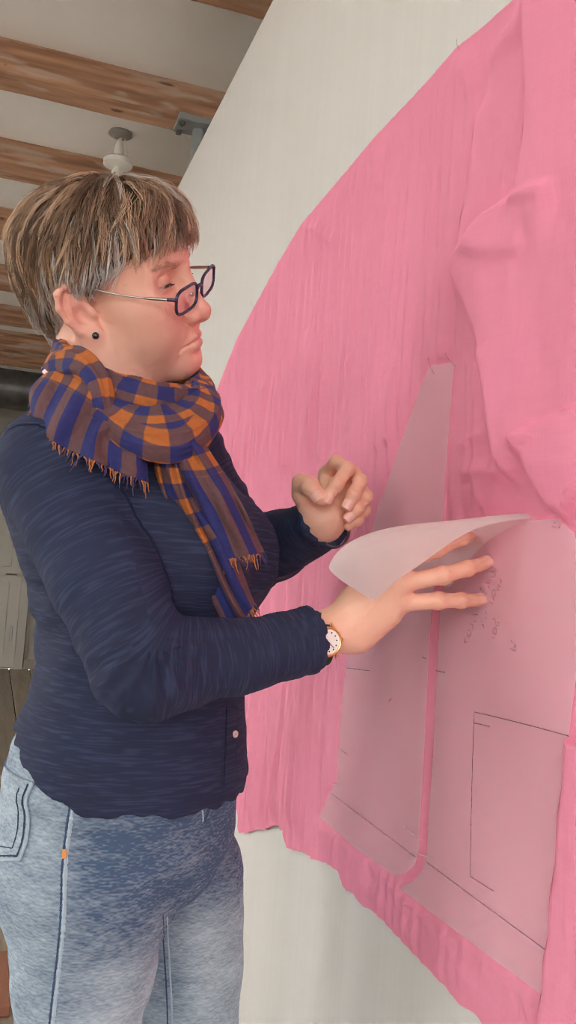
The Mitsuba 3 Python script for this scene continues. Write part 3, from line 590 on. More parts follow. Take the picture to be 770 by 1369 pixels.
HEM_Z = at(170, 1081, 0.97)[2]
def hem_z(p):
    u, v, a, b = torso_local(p); th = np.arctan2(v / b, u / a)
    return HEM_Z + 0.085 * np.clip((-np.cos(th - 0.5) - 0.1), 0, 1) ** 2 + 0.0022 * np.sin(th * 17 + 3 * np.sin(th * 3)) + 0.0012 * np.sin(th * 29 + 1)
def cardigan_raw(p):
    t = torso_sdf(p)
    tr = smin(t, cone(p, R_SH - 0.000 * UPZ, NECK_B - 0.050 * UPZ, 0.050, 0.050), 0.04)
    tr = smin(tr, cone(p, L_SH - 0.000 * UPZ, NECK_B - 0.040 * UPZ, 0.050, 0.050), 0.04)
    # bust
    for s in (-1, 1):
        c = at(215, 735, 1.10) + FWD * 0.055 + LFT * 0.07 * s
        tr = smin(tr, ell(p, c, (0.075, 0.075, 0.075)), 0.06)
    ra = chain(p, R_ARM, R_EL_R, 0.014); la = chain(p, L_ARM, L_EL_R, 0.03)
    return tr, ra, la
def cardigan_sdf(p):
    tr, ra, la = cardigan_raw(p)
    band = np.minimum(np.minimum(np.abs(tr), np.abs(ra)), np.abs(la)) < 0.03
    w = np.zeros(len(p), f4); i = np.nonzero(band)[0]
    if len(i):
        q = p[i]; z = q[:, 2]
        u, v, a, b = torso_local(q); back = np.clip(0.5 - u / a * 0.6, 0, 1)
        zw = at(80, 840, 1.05)[2]
        wt = 0.010 * np.exp(-((z - zw) / 0.07) ** 2) * (0.25 + back) * axis_noise(q, np.array([0, 0, zw]), np.array([0.12, 0.05, zw + 1.0]), 26, 7, 3)
        wt += 0.0034 * axis_noise(q, np.array([0, 0, 0.9]), np.array([-0.25, 0.1, 1.9]), 16, 6, 8)
        # stretch from the armpit
        ap = R_SH + np.array([0.05, -0.01, -0.10]); dd = np.sqrt(((q - ap.astype(f4)) ** 2).sum(1))
        wt += 0.005 * np.exp(-(dd / 0.11) ** 2) * axis_noise(q, ap, ap + np.array([0.5, -0.2, 1.0]), 32, 8, 5)
        el = lambda c, r: np.exp(-(((q - np.asarray(c, f4)) ** 2).sum(1)) / r ** 2)
        wr = 0.0016 * axis_noise(q, R_SH, R_EL, 22, 9, 11) + 0.0062 * el(R_EL, 0.085) * axis_noise(q, R_EL, mid(R_SH, R_WR, 0.5), 10, 34, 12) + 0.0050 * el(mid(R_SH, R_EL, 0.75), 0.07) * axis_noise(q, R_SH, R_EL, 36, 9, 13)
        wr += 0.0036 * el(mid(R_EL, R_WR, 0.82), 0.10) * axis_noise(q, R_EL, R_WR, 46, 8, 14) + 0.004 * el(R_SH + np.array([0.03, 0, -0.03]), 0.1) * axis_noise(q, R_SH, R_SH + np.array([0.7, 0, 0.8]), 22, 7, 15)
        ip = at(226, 838, 0.93); qx, qy = (q - ip.astype(f4)) @ c_r.astype(f4), (q - ip.astype(f4)) @ c_u.astype(f4); ra_ = np.sqrt(qx ** 2 + qy ** 2); an = np.arctan2(qy, qx)
        wr += (0.0038 * np.exp(-(ra_ / 0.075) ** 2) * np.clip(ra_ / 0.02, 0, 1) * np.sin(15 * an + 3 * meshkit.noise(np.stack([ra_ * 30, an * 2, an * 0], 1))) * np.clip(-qy / 0.02 + 0.5, 0, 1)).astype(f4)
        wl = 0.0045 * axis_noise(q, L_SH, L_EL, 34, 8, 21)
        sel = np.where(ra[i] < tr[i], wr, np.where(la[i] < tr[i], wl, wt)); k = np.clip((np.minimum(ra[i], la[i]) - tr[i]) / 0.03 + 0.5, 0, 1)
        w[i] = np.where(la[i] < ra[i], wl, wr) * (1 - k) + wt * k
    tr = smax(tr, (hem_z(p) - p[:, 2]).astype(f4), 0.004)
    inner = np.maximum(tr + 0.005, p[:, 2] - HEM_Z - 0.06)
    tr = np.maximum(tr, -(np.maximum(torso_sdf(p) + 0.006, p[:, 2] - HEM_Z - 0.05)))
    # cuffs: cut across the forearm, hollow a little
    for q_ in (0, 1):
        a, b = ((R_EL, R_WR), (L_EL, L_WR))[q_]; t_ = nrm(b - a).astype(f4)
        s = (p - b.astype(f4)) @ t_; arm = (ra, la)[q_]
        ang = np.arctan2((p - b.astype(f4)) @ np.cross(t_, UPZ).astype(f4), p[:, 2] - f4(b[2]))
        s = s - 0.0018 * np.sin(ang * 11) - 0.001 * np.sin(ang * 17 + 2) - (-0.031, 0.010)[q_]
        arm = arm - 0.003 * np.exp(-((s + 0.003) / 0.006) ** 2)
        arm = np.maximum(arm, s); arm = np.maximum(arm, -np.maximum(arm + 0.0045, -(s + 0.02)))
        if q_ == 0: ra = arm
        else: la = arm
    d = smin(tr, np.minimum(ra, la), 0.022)
    neck = cone(p, NECK_B + 0.02 * FWD + 0.0 * UPZ, HW((0.0, 0, -0.07)), 0.062, 0.075)
    d = smax(d, -neck, 0.01)
    return d - w
lo_ = np.array([min(R_SH[0], -0.2) - 0.1, 0.72, HEM_Z - 0.03]); hi_ = np.array([0.50, 1.52, 1.60])
cv, cf = sdf_mesh(cardigan_sdf, lo_, hi_, 0.0034, 4, 1.25)
tr_, ra_, la_ = cardigan_raw(cv.astype(f4))
def arm_uv(v, A, R_):
    a, b, c = A[0], A[2], A[4]; t1, t2 = nrm(b - a), nrm(c - b); s1 = (v - a) @ t1; s2 = (v - b) @ t2
    L_ = np.linalg.norm(b - a); wb = np.clip((s2 + s1 - L_) / 0.16 + 0.5, 0, 1); wb = wb * wb * (3 - 2 * wb); s = s1 * (1 - wb) + (L_ + s2) * wb
    t = np.where((s2 > 0)[:, None], t2, t1); o = np.where((s2 > 0)[:, None], b, a); e = np.cross(-c_f[None] + t * (t @ c_f)[:, None], t); e /= np.linalg.norm(e, axis=1, keepdims=True)
    q = v - o; return np.stack([np.arctan2((q * e).sum(1), (q * np.cross(t, e)).sum(1)) * 0.05, s], 1)
u_, v_, a_, b_ = torso_local(cv.astype(f4))
cuv = np.stack([np.arctan2(v_ / b_, u_ / a_) * 0.15, cv[:, 2] + 3], 1)
m_ = (ra_ < tr_ - 0.004); cuv[m_] = arm_uv(cv, R_ARM, R_EL_R)[m_] + [5, 7]
m_ = (la_ < tr_ - 0.004); cuv[m_] = arm_uv(cv, L_ARM, L_EL_R)[m_] + [9, 11]
def knit(p, n, uv):
    s = noise(uv.x * 60, uv.y * 800) * 0.6 + noise(uv.x * 30 + 9, uv.y * 420, 4) * 0.4
    s = smoothstep(0.42, 0.90, s)
    b = fbm(uv.x * 9, uv.y * 14, 2)
    return mix(mix(lin(23, 31, 58), lin(31, 40, 70), b), lin(72, 86, 120), s * 0.25)
bumped('m_knit', proc(knit), lambda p, n, uv: noise(uv.x * 700, uv.y * 900) * 0.5 + noise(uv.x * 40, uv.y * 620), 0.00045, 0.85, eps=0.0006, sheen=0.35)
add('person__cardigan', (cv, cf), 'm_knit', True, uv=cuv, label='navy blue slubbed knit cardigan with frilled edges')

# jeans
HIP = at(163, 1108, 1.115)
NL = [at(120, 1178, 1.035), at(112, 1290, 1.04), at(104, 1385, 1.05), at(96, 1600, 1.07)]; NL.append(np.array([NL[-1][0] - 0.01, NL[-1][1] + 0.02, 0.10]))
FL = [at(238, 1170, 1.235), at(246, 1290, 1.24), at(243, 1385, 1.245), at(240, 1560, 1.26)]; FL.append(np.array([FL[-1][0] + 0.0, FL[-1][1] + 0.02, 0.10]))
NR, FR = [0.096, 0.080, 0.071, 0.066, 0.062], [0.092, 0.082, 0.076, 0.066, 0.062]
def hip_frame(p): q = p - HIP.astype(f4); return np.stack([q @ FWD.astype(f4), q @ LFT.astype(f4), q[:, 2]], 1)
def jeans_raw(p):
    q = hip_frame(p)
    d = ell(q, (0.0, 0, 0.01), (0.134, 0.172, 0.115))
    d = smin(d, ell(q, (-0.045, -0.075, -0.02), (0.088, 0.086, 0.090)), 0.04)
    d = smin(d, ell(q, (-0.055, 0.075, -0.03), (0.090, 0.088, 0.095)), 0.04)
    d = smin(d, np.maximum(torso_sdf(p) + 0.007 + 0.28 * np.maximum(HIP[2].astype(f4) + 0.075 - p[:, 2], 0), np.abs(p[:, 2] - f4(HIP[2] + 0.085)) - 0.085), 0.02)
    n_, f_ = chain(p, NL, NR, 0.012), chain(p, FL, FR, 0.012)
    return smin(d, smin(n_, f_, 0.006), 0.022), n_, f_
def jeans_sdf(p):
    d, n_, f_ = jeans_raw(p); w = np.zeros(len(p), f4); i = np.nonzero(np.abs(d) < 0.03)[0]
    if len(i):
        q = p[i]; cr = at(225, 1185, 1.10)
        dd = np.sqrt(((q - cr.astype(f4)) ** 2).sum(1)); dk = np.sqrt(((q - at(20, 1215, 1.08).astype(f4)) ** 2).sum(1))
        w[i] = 0.0022 * axis_noise(q, NL[0], NL[2], 14, 7, 31) + 0.006 * np.exp(-(dd / 0.13) ** 2) * axis_noise(q, cr, cr + np.array([-0.5, 0.2, 1.0]), 30, 8, 32) + 0.009 * np.exp(-(dk / 0.07) ** 2) * axis_noise(q, cr, cr + np.array([0.3, 0, 1.0]), 24, 6, 33)
    d = d - w
    d = np.maximum(d, p[:, 2] - (HIP[2] + 0.165)); return np.maximum(d, 0.045 - p[:, 2])
jl, jh = np.array([-0.12, 0.85, 0.03]), np.array([0.46, 1.50, HIP[2] + 0.19])
jv, jf = sdf_mesh(jeans_sdf, jl, jh, 0.0038, 4, 1.25)
_, jn, jfr = jeans_raw(jv.astype(f4))
far_ = jfr < jn; ax_ = np.where(far_[:, None], np.stack([np.interp(-jv[:, 2], [-a[2] for a in FL], [a[k] for a in FL]) for k in (0, 1)], 1), np.stack([np.interp(-jv[:, 2], [-a[2] for a in NL], [a[k] for a in NL]) for k in (0, 1)], 1))
ang = np.arctan2(jv[:, 1] - ax_[:, 1], jv[:, 0] - ax_[:, 0]); dirn = np.stack([np.cos(ang), np.sin(ang)], 1)
fr_ = dirn @ nrm(np.array([0.55, -0.83]))             # the front of the thigh, where denim fades
fade = np.exp(-((fr_ - 0.95) / 0.32) ** 2) * np.clip((at(0, 1150, 1.05)[2] - jv[:, 2]) / 0.12, 0, 1) * np.exp(-((jv[:, 2] - 0.70) / 0.30) ** 2)
seat = np.exp(-((dirn @ nrm(np.array([-0.9, -0.4])) - 1) / 0.35) ** 2) * 0.6
jc = np.stack([np.clip(fade * 0.85 + seat, 0, 1), far_ * 1.0, fade * 0], 1)
def denim(p, n, uv):
    fa = uv.x - dr.floor(uv.x / 2) * 2                # fade 0..1 is carried in uv.x
    s = noise(p.x * 260, p.y * 260, p.z * 520) * 0.5 + fbm(p.x * 120, p.y * 120, p.z * 300, 2) * 0.5
    w = fbm(p.x * 22, p.y * 22, p.z * 34, 3)
    t = dr.clip(0.06 + uv.x * 0.78 + (w - 0.5) * 0.55 + (s - 0.5) * 0.75, 0, 1)
    return mix(lin(64, 86, 116), lin(178, 193, 204), t)
bumped('m_denim', proc(denim), lambda p, n, uv: noise(p.x * 500, p.y * 500, p.z * 900) + 0.8 * fbm(p.x * 90, p.y * 90, p.z * 120, 2), 0.0006, 0.85, eps=0.0007)
add('person__jeans', (jv, jf), 'm_denim', True, uv=np.stack([jc[:, 0], jv[:, 2]], 1), label='faded blue denim jeans')
def hits(fn, px, t0=0.75, t1=1.6, lift=0.0):
    """Where the rays through the pixels first meet the surface fn (lifted off it by lift)."""
    px = np.asarray(px, float); r = np.array([ray(*q) for q in px]); t = np.full(len(px), t0)
    for _ in range(90): t += np.clip(fn((CAM + r * t[:, None]).astype(f4)) - lift, -0.02, 0.05) * 0.7
    return CAM + r * t[:, None]
def normals(fn, p, e=0.002): return nrm(np.stack([fn((p + d).astype(f4)) - fn((p - d).astype(f4)) for d in np.eye(3) * e], 1))
def smooth_path(px, n): return catmull(np.c_[np.asarray(px, float), np.zeros(len(px))], n)[:, :2]
mat('m_seam', lin(158, 176, 190), 0.85); mat('m_stitch', lin(52, 66, 92), 0.85); mat('m_seam_dark', lin(58, 74, 104), 0.85); mat('m_tab', lin(206, 138, 88), 0.8)
def seam(key, px, rad, m, n=60, lift=0.0, label=None, wob=0.0):
    h_ = hits(jeans_sdf, smooth_path(px, n), lift=lift)
    return add(key, tube(h_, rad * (1 + wob * (rng.random(len(h_)) - 0.5)), 6), m, 40, label=label)
side = [(98, 1078), (92, 1120), (88, 1160), (86, 1220), (80, 1290), (74, 1340), (70, 1385)]
seam('person__jeans__side_seam', side, 0.0024, 'm_seam', 120, -0.0006, 'raised pale side seam', 0.7)
seam('person__jeans__side_seam', [(x - 5, y) for x, y in side], 0.0012, 'm_seam_dark', 120, 0.0, 'dark line beside the seam', 0.9)
seam('person__jeans__inner_seam', [(217, 1222), (219, 1262), (222, 1310), (224, 1385)], 0.0016, 'm_seam_dark', 60, -0.0010, 'double stitched inner leg seam')
seam('person__jeans__inner_seam', [(223, 1226), (225, 1262), (228, 1310), (230, 1385)], 0.0014, 'm_seam', 60, -0.0002)
seam('person__jeans__fly', [(281, 1070), (277, 1086), (271, 1100)], 0.0022, 'm_seam_dark', 16, 0.0, 'stitched end of the fly')
seam('person__jeans__fly', [(268, 1074), (271, 1088), (271, 1100)], 0.0013, 'm_seam', 16, 0.0)
def patch(fn, quad, nu, nv, thick, lift):
    """A patch of cloth on the surface fn inside the pixel quad, thick metres thick."""
    q = np.array(quad, float); U, V_ = np.meshgrid(np.linspace(0, 1, nu), np.linspace(0, 1, nv), indexing='ij'); U, V_ = U.ravel()[:, None], V_.ravel()[:, None]
    px = q[0] * (1 - U) * (1 - V_) + q[1] * U * (1 - V_) + q[2] * U * V_ + q[3] * (1 - U) * V_
    p = hits(fn, px, lift=lift); n_ = normals(fn, p); o = p + n_ * thick; f = grid_faces(nu, nv); N_ = len(p)
    rim_ = np.concatenate([np.arange(nv), np.arange(1, nu) * nv + nv - 1, (nu - 1) * nv + np.arange(nv - 2, -1, -1), np.arange(nu - 2, 0, -1) * nv]); r2_ = np.roll(rim_, -1)
    m = trimesh.Trimesh(np.vstack([o, p]), np.vstack([f, f[:, ::-1] + N_, np.stack([rim_, rim_ + N_, r2_ + N_], 1), np.stack([rim_, r2_ + N_, r2_], 1)]), process=False)
    if (m.face_normals[:len(f)] * n_[f[:, 0]]).sum(1).mean() < 0: m.invert()
    return m
pkn = nrm(-0.80 * FWD - 0.60 * LFT); pkt = nrm(np.cross(pkn, UPZ)); pkt = pkt if pkt @ LFT > 0 else -pkt
p_tr, p_br = hits(jeans_sdf, [(47, 1046), (29, 1148)])
U_g, V_g = np.meshgrid(np.linspace(0, 1, 28), np.linspace(0, 1, 26), indexing='ij')
P0 = p_tr + (p_br - p_tr) * V_g[..., None] + pkt * (0.145 * U_g * (1 - 0.10 * V_g))[..., None] - UPZ * (0.022 * np.maximum(V_g - 0.75, 0) * 4 * (1 - np.abs(2 * U_g - 1)))[..., None] + pkn * 0.10
P0 = P0.reshape(-1, 3); tm = np.zeros(len(P0))
for _ in range(80): tm += np.clip(jeans_sdf((P0 - pkn * tm[:, None]).astype(f4)), -0.02, 0.04) * 0.7
PG = P0 - pkn * np.minimum(tm, 0.2)[:, None]; PN = normals(jeans_sdf, PG); PG3 = (PG + PN * 0.0024).reshape(28, 26, 3)
kv_, kf_, _ = sheet(PG3, 0.0026) if False else (np.vstack([PG3.reshape(-1, 3), PG - PN * 0.001]), None, None)
f_ = grid_faces(28, 26); rim_ = np.concatenate([np.arange(26), np.arange(1, 28) * 26 + 25, 27 * 26 + np.arange(24, -1, -1), np.arange(26, 0, -1) * 26]); r2_ = np.roll(rim_, -1)
pk = trimesh.Trimesh(kv_, np.vstack([f_, f_[:, ::-1] + 728, np.stack([rim_, rim_ + 728, r2_ + 728], 1), np.stack([rim_, r2_ + 728, r2_], 1)]), process=False)
if (pk.face_normals[:len(f_)] * PN[f_[:, 0]]).sum(1).mean() < 0: pk.invert()
add('person__jeans__back_pocket', pk, 'm_denim', True, uv=np.stack([np.full(len(pk.vertices), 0.75), pk.vertices[:, 2]], 1), label='pale patch pocket on the seat')
PO3 = PG3 + PN.reshape(28, 26, 3) * 0.0006
for c_, m, r_ in ((0, 'm_seam', 0.0019), (1, 'm_stitch', 0.0011), (3, 'm_stitch', 0.0006)):
    loop = np.vstack([PO3[c_, c_:26 - c_], PO3[c_ + 1:28 - c_, 25 - c_], PO3[27 - c_, 25 - c_:c_:-1]])
    lp = catmull(loop, 160); add('person__jeans__pocket_stitching', tube(lp, r_ * (1 + 0.5 * (rng.random(160) - 0.5)), 6), m, 40, label='stitched pocket edge')
add('person__jeans__label_tab', patch(jeans_sdf, [(84, 1135), (90, 1135), (89, 1147), (83, 1147)], 4, 4, 0.002, 0.002), 'm_tab', label='small orange label tab')
# shoes under the jeans
mat('m_shoe', lin(70, 62, 56), 0.6)
for A in (NL, FL):
    c = A[-1]
    sh = lambda p: smin(cone(p, c + [0, 0, -0.045], c + FWD * 0.15 + [0, 0, -0.062], 0.046, 0.038), cone(p, c + [0, 0, 0.05], c + [0, 0, -0.03], 0.046, 0.044), 0.03)
    sv, sf = sdf_mesh(lambda p: np.maximum(sh(p), 0.0 - p[:, 2]), c - [0.08, 0.16, 0.11], c + [0.24, 0.09, 0.1], 0.006)
    add('person__shoe', (sv, sf), 'm_shoe', True)
# body under the clothes
def core_sdf(p):
    d = torso_sdf(p) + 0.014
    d = np.maximum(d, HEM_Z + 0.04 - p[:, 2]); d = smin(d, np.minimum(chain(p, R_ARM, [r - 0.012 for r in R_EL_R], 0.02), chain(p, L_ARM, [r - 0.012 for r in L_EL_R], 0.02)), 0.02)
    return smin(np.minimum(d, jeans_raw(p)[0] + 0.014), cone(p, NECK_B, NECK_B - 0.06 * UPZ, 0.06, 0.08), 0.03)
bv, bf = sdf_mesh(core_sdf, [-0.2, 0.72, 0.05], [0.5, 1.52, 1.56], 0.011, 4, 1.3)
# ---------------------------------------------------------------- the woman: hands
def hand_sdf_factory(wrist, elbow, wr, mcps, mr, fingers, thumb, palm_extra):
    fr = nrm(elbow - wrist)
    def fn(p):
        d = cone(p, wrist + fr * 0.06, wrist, wr * 0.98, wr)
        flat = None
        for m, r in zip(mcps, mr):
            e = cone(p, wrist - fr * 0.012 + (m - wrist) * 0.10, m, wr * 0.72, r)
            flat = e if flat is None else smin(flat, e, 0.016)
        d = smin(d, flat, 0.02)
        for a, b, ra, rb in palm_extra: d = smin(d, cone(p, a, b, ra, rb), 0.014)
        for pts, rads in fingers:
            f_ = chain(p, pts, rads, 0.004)
            for q, r in zip(pts[1:-1], rads[1:-1]): f_ = smin(f_, np.sqrt(((p - np.asarray(q, f4)) ** 2).sum(-1)) - r * 1.05, 0.004)
            d = smin(d, f_, 0.006)
        t_ = chain(p, *thumb, 0.006); d = smin(d, t_, 0.011)
        return d
    return fn
def up_bend(a, b, t, off): return mid(a, b, t) + off
# right hand, its back to the viewer, fingertips on the paper
def tip(px, py, off): return onwall(px, py, off)
RW = at(452, 842, 0.990)
r_m = [at(522, 727, 0.985), at(533, 752, 0.974), at(537, 780, 0.974), at(531, 806, 0.981)]
lateral = nrm(c_f)
RF = [
    ([r_m[0], at(566, 716, 0.985), at(592, 716, 1.005), at(612, 722, 1.030)], [0.0100, 0.0092, 0.0082, 0.0070]),
    ([r_m[1], at(584, 733, 0.968), at(616, 719, 0.985), tip(638, 709, 0.0125)], [0.0105, 0.0094, 0.0084, 0.0070]),
    ([r_m[2], at(592, 769, 0.972), at(624, 760, 0.988), tip(648, 753, 0.0135)], [0.0105, 0.0096, 0.0086, 0.0076]),
    ([r_m[3], at(586, 803, 0.980), at(616, 803, 0.992), tip(640, 802, 0.0130)], [0.0105, 0.0090, 0.0082, 0.0072])]
RT = ([at(474, 806, 1.000), at(502, 770, 1.010), at(530, 750, 1.020), at(552, 738, 1.03)], [0.016, 0.0125, 0.0105, 0.008])
r_hand = hand_sdf_factory(RW, R_EL, 0.0255, r_m, [0.0125, 0.0125, 0.0125, 0.0120], RF, RT, [(at(480, 852, 0.990), at(520, 822, 0.985), 0.016, 0.013), (at(478, 805, 0.992), at(510, 765, 0.99), 0.018, 0.014)])
def r_hand_detail(p):
    d = r_hand(p)
    # knuckles and tendons
    for m, q in zip(r_m[1:], (0.4, 0.4, 0.4)):
        n_ = -lateral; d = smin(d, cone(p, m + n_ * 0.006, mid(m, RW, 0.55) + n_ * 0.009, 0.0050, 0.0035), 0.008)
    return d
# left hand, half closed, palm to the viewer
LW = at(428, 703, 1.185)
l_m = [at(437, 633, 1.198), at(455, 640, 1.207), at(466, 654, 1.207), at(470, 672, 1.200)]
LF = [
    ([l_m[0], at(449, 618, 1.168), at(464, 627, 1.142), at(450, 648, 1.130), at(437, 667, 1.128)], [0.0095, 0.0088, 0.0090, 0.0084, 0.0068]),
    ([l_m[1], at(472, 632, 1.172), at(481, 643, 1.152), at(473, 661, 1.140), at(464, 676, 1.138)], [0.0100, 0.0092, 0.0092, 0.0086, 0.0072]),
    ([l_m[2], at(482, 652, 1.180), at(489, 664, 1.160), at(478, 680, 1.148), at(465, 692, 1.146)], [0.0095, 0.0088, 0.0086, 0.0082, 0.0068]),
    ([l_m[3], at(481, 672, 1.182), at(487, 682, 1.168), at(477, 695, 1.158), at(466, 704, 1.156)], [0.0090, 0.0078, 0.0076, 0.0072, 0.0060])]
LT = ([at(417, 688, 1.175), at(405, 660, 1.160), at(404, 646, 1.148), at(414, 650, 1.135), at(426, 666, 1.128)], [0.0155, 0.0140, 0.0125, 0.0120, 0.0088])
l_hand = hand_sdf_factory(LW, L_EL, 0.0235, l_m, [0.0115, 0.0120, 0.0115, 0.0105], LF, LT, [(at(424, 694, 1.172), at(444, 686, 1.170), 0.016, 0.014), (at(446, 688, 1.180), at(462, 676, 1.185), 0.014, 0.012)])
HANDS, HAND_COL = [], []
HSK, HRED, CREASE = np.array(lin(228, 180, 156)), np.array(lin(222, 154, 134)), np.array(lin(176, 112, 96))
for fn, pts_, F_, Tn in ((r_hand_detail, [RW], RF, RT), (l_hand, [LW], LF, LT)):
    allp = np.vstack([q[0] for q in F_] + [Tn[0], pts_]); lo_, hi_ = allp.min(0) - 0.045, allp.max(0) + 0.035
    if fn is r_hand_detail: lo_ = np.minimum(lo_, RW + nrm(R_EL - RW) * 0.06 - 0.035); hi_ = np.maximum(hi_, RW + nrm(R_EL - RW) * 0.06 + 0.035)
    else: lo_ = np.minimum(lo_, LW + nrm(L_EL - LW) * 0.06 - 0.035); hi_ = np.maximum(hi_, LW + nrm(L_EL - LW) * 0.06 + 0.035)
    def det(p, fn=fn, F_=F_, Tn=Tn):
        d = fn(p); i = np.nonzero(np.abs(d) < 0.006)[0]; q = p[i]; w = np.zeros(len(i), f4)
        for pts, rads in F_:                        # skin folds over the finger joints
            for a, b in zip(pts[1:-1], pts[2:]):
                t_ = nrm(np.asarray(b) - a).astype(f4); s = (q - np.asarray(a, f4)) @ t_; r = np.sqrt(((q - np.asarray(a, f4)) ** 2).sum(1))
                w += 0.00035 * np.exp(-(r / 0.012) ** 2) * np.cos(s * 2 * np.pi / 0.0034)
        d[i] += w; return d
    v, f = sdf_mesh(det, lo_, hi_, 0.0014, 4, 1.2)
    c = np.repeat(HSK[None], len(v), 0)
    joints_ = np.vstack([q[0][1:] for q in F_] + [Tn[0][1:]]); dj, _ = cKDTree_query(joints_, v) if False else (np.min(np.linalg.norm(v[:, None] - joints_[None], axis=2), axis=1), 0)
    c = mixn(c, HRED, np.clip(np.exp(-(dj / 0.014) ** 2) * 0.55 + 0.25 * (meshkit.fbm(v * 70, 3) - 0.3), 0, 0.8))
    c = mixn(c, CREASE, np.clip(meshkit.noise(v * 260, 7) * 4 - 3.55, 0, 0.15))
    HANDS.append((v, f)); HAND_COL.append(c)
# finger nails
mat('m_nail', lin(232, 180, 167), 0.25)
def nail(a, b, n_, r, w):
    """A nail on the last joint a-b, facing n_."""
    t_ = nrm(b - a); n_ = nrm(n_ - (n_ @ t_) * t_); s = np.cross(t_, n_); th = np.linspace(-0.95, 0.95, 9); L = np.linspace(-0.0062, 0.0062, 9); V = []
    for l in L:
        ww = 1.0 if abs(l) < 0.004 else math.sqrt(max(1 - ((abs(l) - 0.004) / 0.0030) ** 2, 0.05))
        for x in th: V.append(b - t_ * 0.001 + t_ * l + r * (math.cos(x * ww) * n_ + math.sin(x * ww) * s))
    V = np.array(V); f = grid_faces(9, 9); m = trimesh.Trimesh(V, f, process=False)
    if (m.face_normals @ n_).mean() < 0: m.invert()
    return m
for (pts, rads), n_ in ((RF[2], -lateral + 0.5 * UPZ), (RF[3], -lateral + 0.45 * UPZ), (LF[0], -lateral + 0.35 * c_r - 0.1 * UPZ), (LF[1], -lateral - 0.1 * UPZ), (LF[2], -lateral - 0.2 * UPZ), (LT, -lateral - 0.25 * c_r + 0.0 * UPZ)):
    add('person__fingernail', nail(np.asarray(pts[-2]), np.asarray(pts[-1]), n_, rads[-1] + 0.0011, 1.0), 'm_nail', True)
# the body: head, hands and trunk as one surface
def manifold_union(parts):
    import manifold3d as m3
    out = None
    for v, f in parts:
        m = m3.Manifold(m3.Mesh(np.asarray(v, np.float32), np.asarray(f, np.uint32)))
        if m.is_empty(): return None
        out = m if out is None else out + m
    return out
bodies = [(hv, hf)] + HANDS + [(bv, bf)]
U_ = manifold_union(bodies)
if U_ is not None:
    mm = U_.to_mesh(); ov, of = np.array(mm.vert_properties[:, :3]), np.array(mm.tri_verts)
else:
    print('body: parts joined without boolean')
    ov = np.vstack([b[0] for b in bodies]); of = np.vstack([b[1] + s for b, s in zip(bodies, np.cumsum([0] + [len(b[0]) for b in bodies[:-1]]))])
from scipy.spatial import cKDTree
src = np.vstack([hv] + [h_[0] for h_ in HANDS]); srcc = np.vstack([hc] + HAND_COL)
dq, iq = cKDTree(src).query(ov)
ocol = srcc[iq]; ocol[dq > 0.02] = SKIN
add('person__body', (ov, of), 'm_skin', True, color=ocol)
say('person', 'woman in navy cardigan and checked scarf pinning paper patterns on pink cloth', 'person')
# ---------------------------------------------------------------- the woman: hair, brows, eyes, glasses, earring
HC = np.array([-0.012, 0, 0.035])
def hair_env(q):
    d = ell(q, (-0.013, 0, 0.040), (0.113, 0.090, 0.084))
    d = smin(d, ell(q, (0.055, 0, 0.058), (0.052, 0.070, 0.050)), 0.03)
    d = smin(d, ell(q, (0.004, 0, 0.020), (0.050, 0.095, 0.026)), 0.02)
    return smin(d, ell(q, (-0.062, 0, -0.022), (0.048, 0.062, 0.060)), 0.04)
def env_r(u):
    lo, hi = np.full(len(u), 0.03), np.full(len(u), 0.2)
    for _ in range(18):
        m = (lo + hi) / 2; o_ = hair_env((HC + u * m[:, None]).astype(f4)) > 0; hi = np.where(o_, m, hi); lo = np.where(o_, lo, m)
    return lo
AZ = np.radians([0, 20, 36, 52, 64, 72, 80, 88, 100, 110, 120, 135, 160, 180])
ZM = np.array([0.034, 0.030, 0.024, 0.014, 0.002, -0.012, -0.022, -0.010, -0.004, -0.004, -0.038, -0.078, -0.092, -0.094])
def zmin(q): return np.interp(np.arctan2(np.abs(q[..., 1]), q[..., 0] - HC[0]), AZ, ZM)
def cap_sdf(p):
    q = hloc(p); d = np.minimum(ell(q, (-0.008, 0, 0.036), (0.099, 0.078, 0.086)), smin(head_sdf_skull(q) - 0.005, ell(q, (-0.060, 0, -0.020), (0.042, 0.054, 0.058)), 0.03))
    return smax(d, (zmin(q) + 0.012 - q[:, 2]).astype(f4), 0.01)
def head_sdf_skull(q):
    d = ell(q, (-0.008, 0, 0.036), (0.094, 0.073, 0.082)); return smin(d, ell(q, (0.034, 0, 0.018), (0.060, 0.062, 0.055)), 0.03)
kv, kf = sdf_mesh(cap_sdf, HO - [0.15, 0.15, 0.16], HO + [0.15, 0.15, 0.16], 0.004, 4, 1.2)
WH = nrm(np.array([0.22, 0.20, 0.95]))
hr = np.random.default_rng(11)
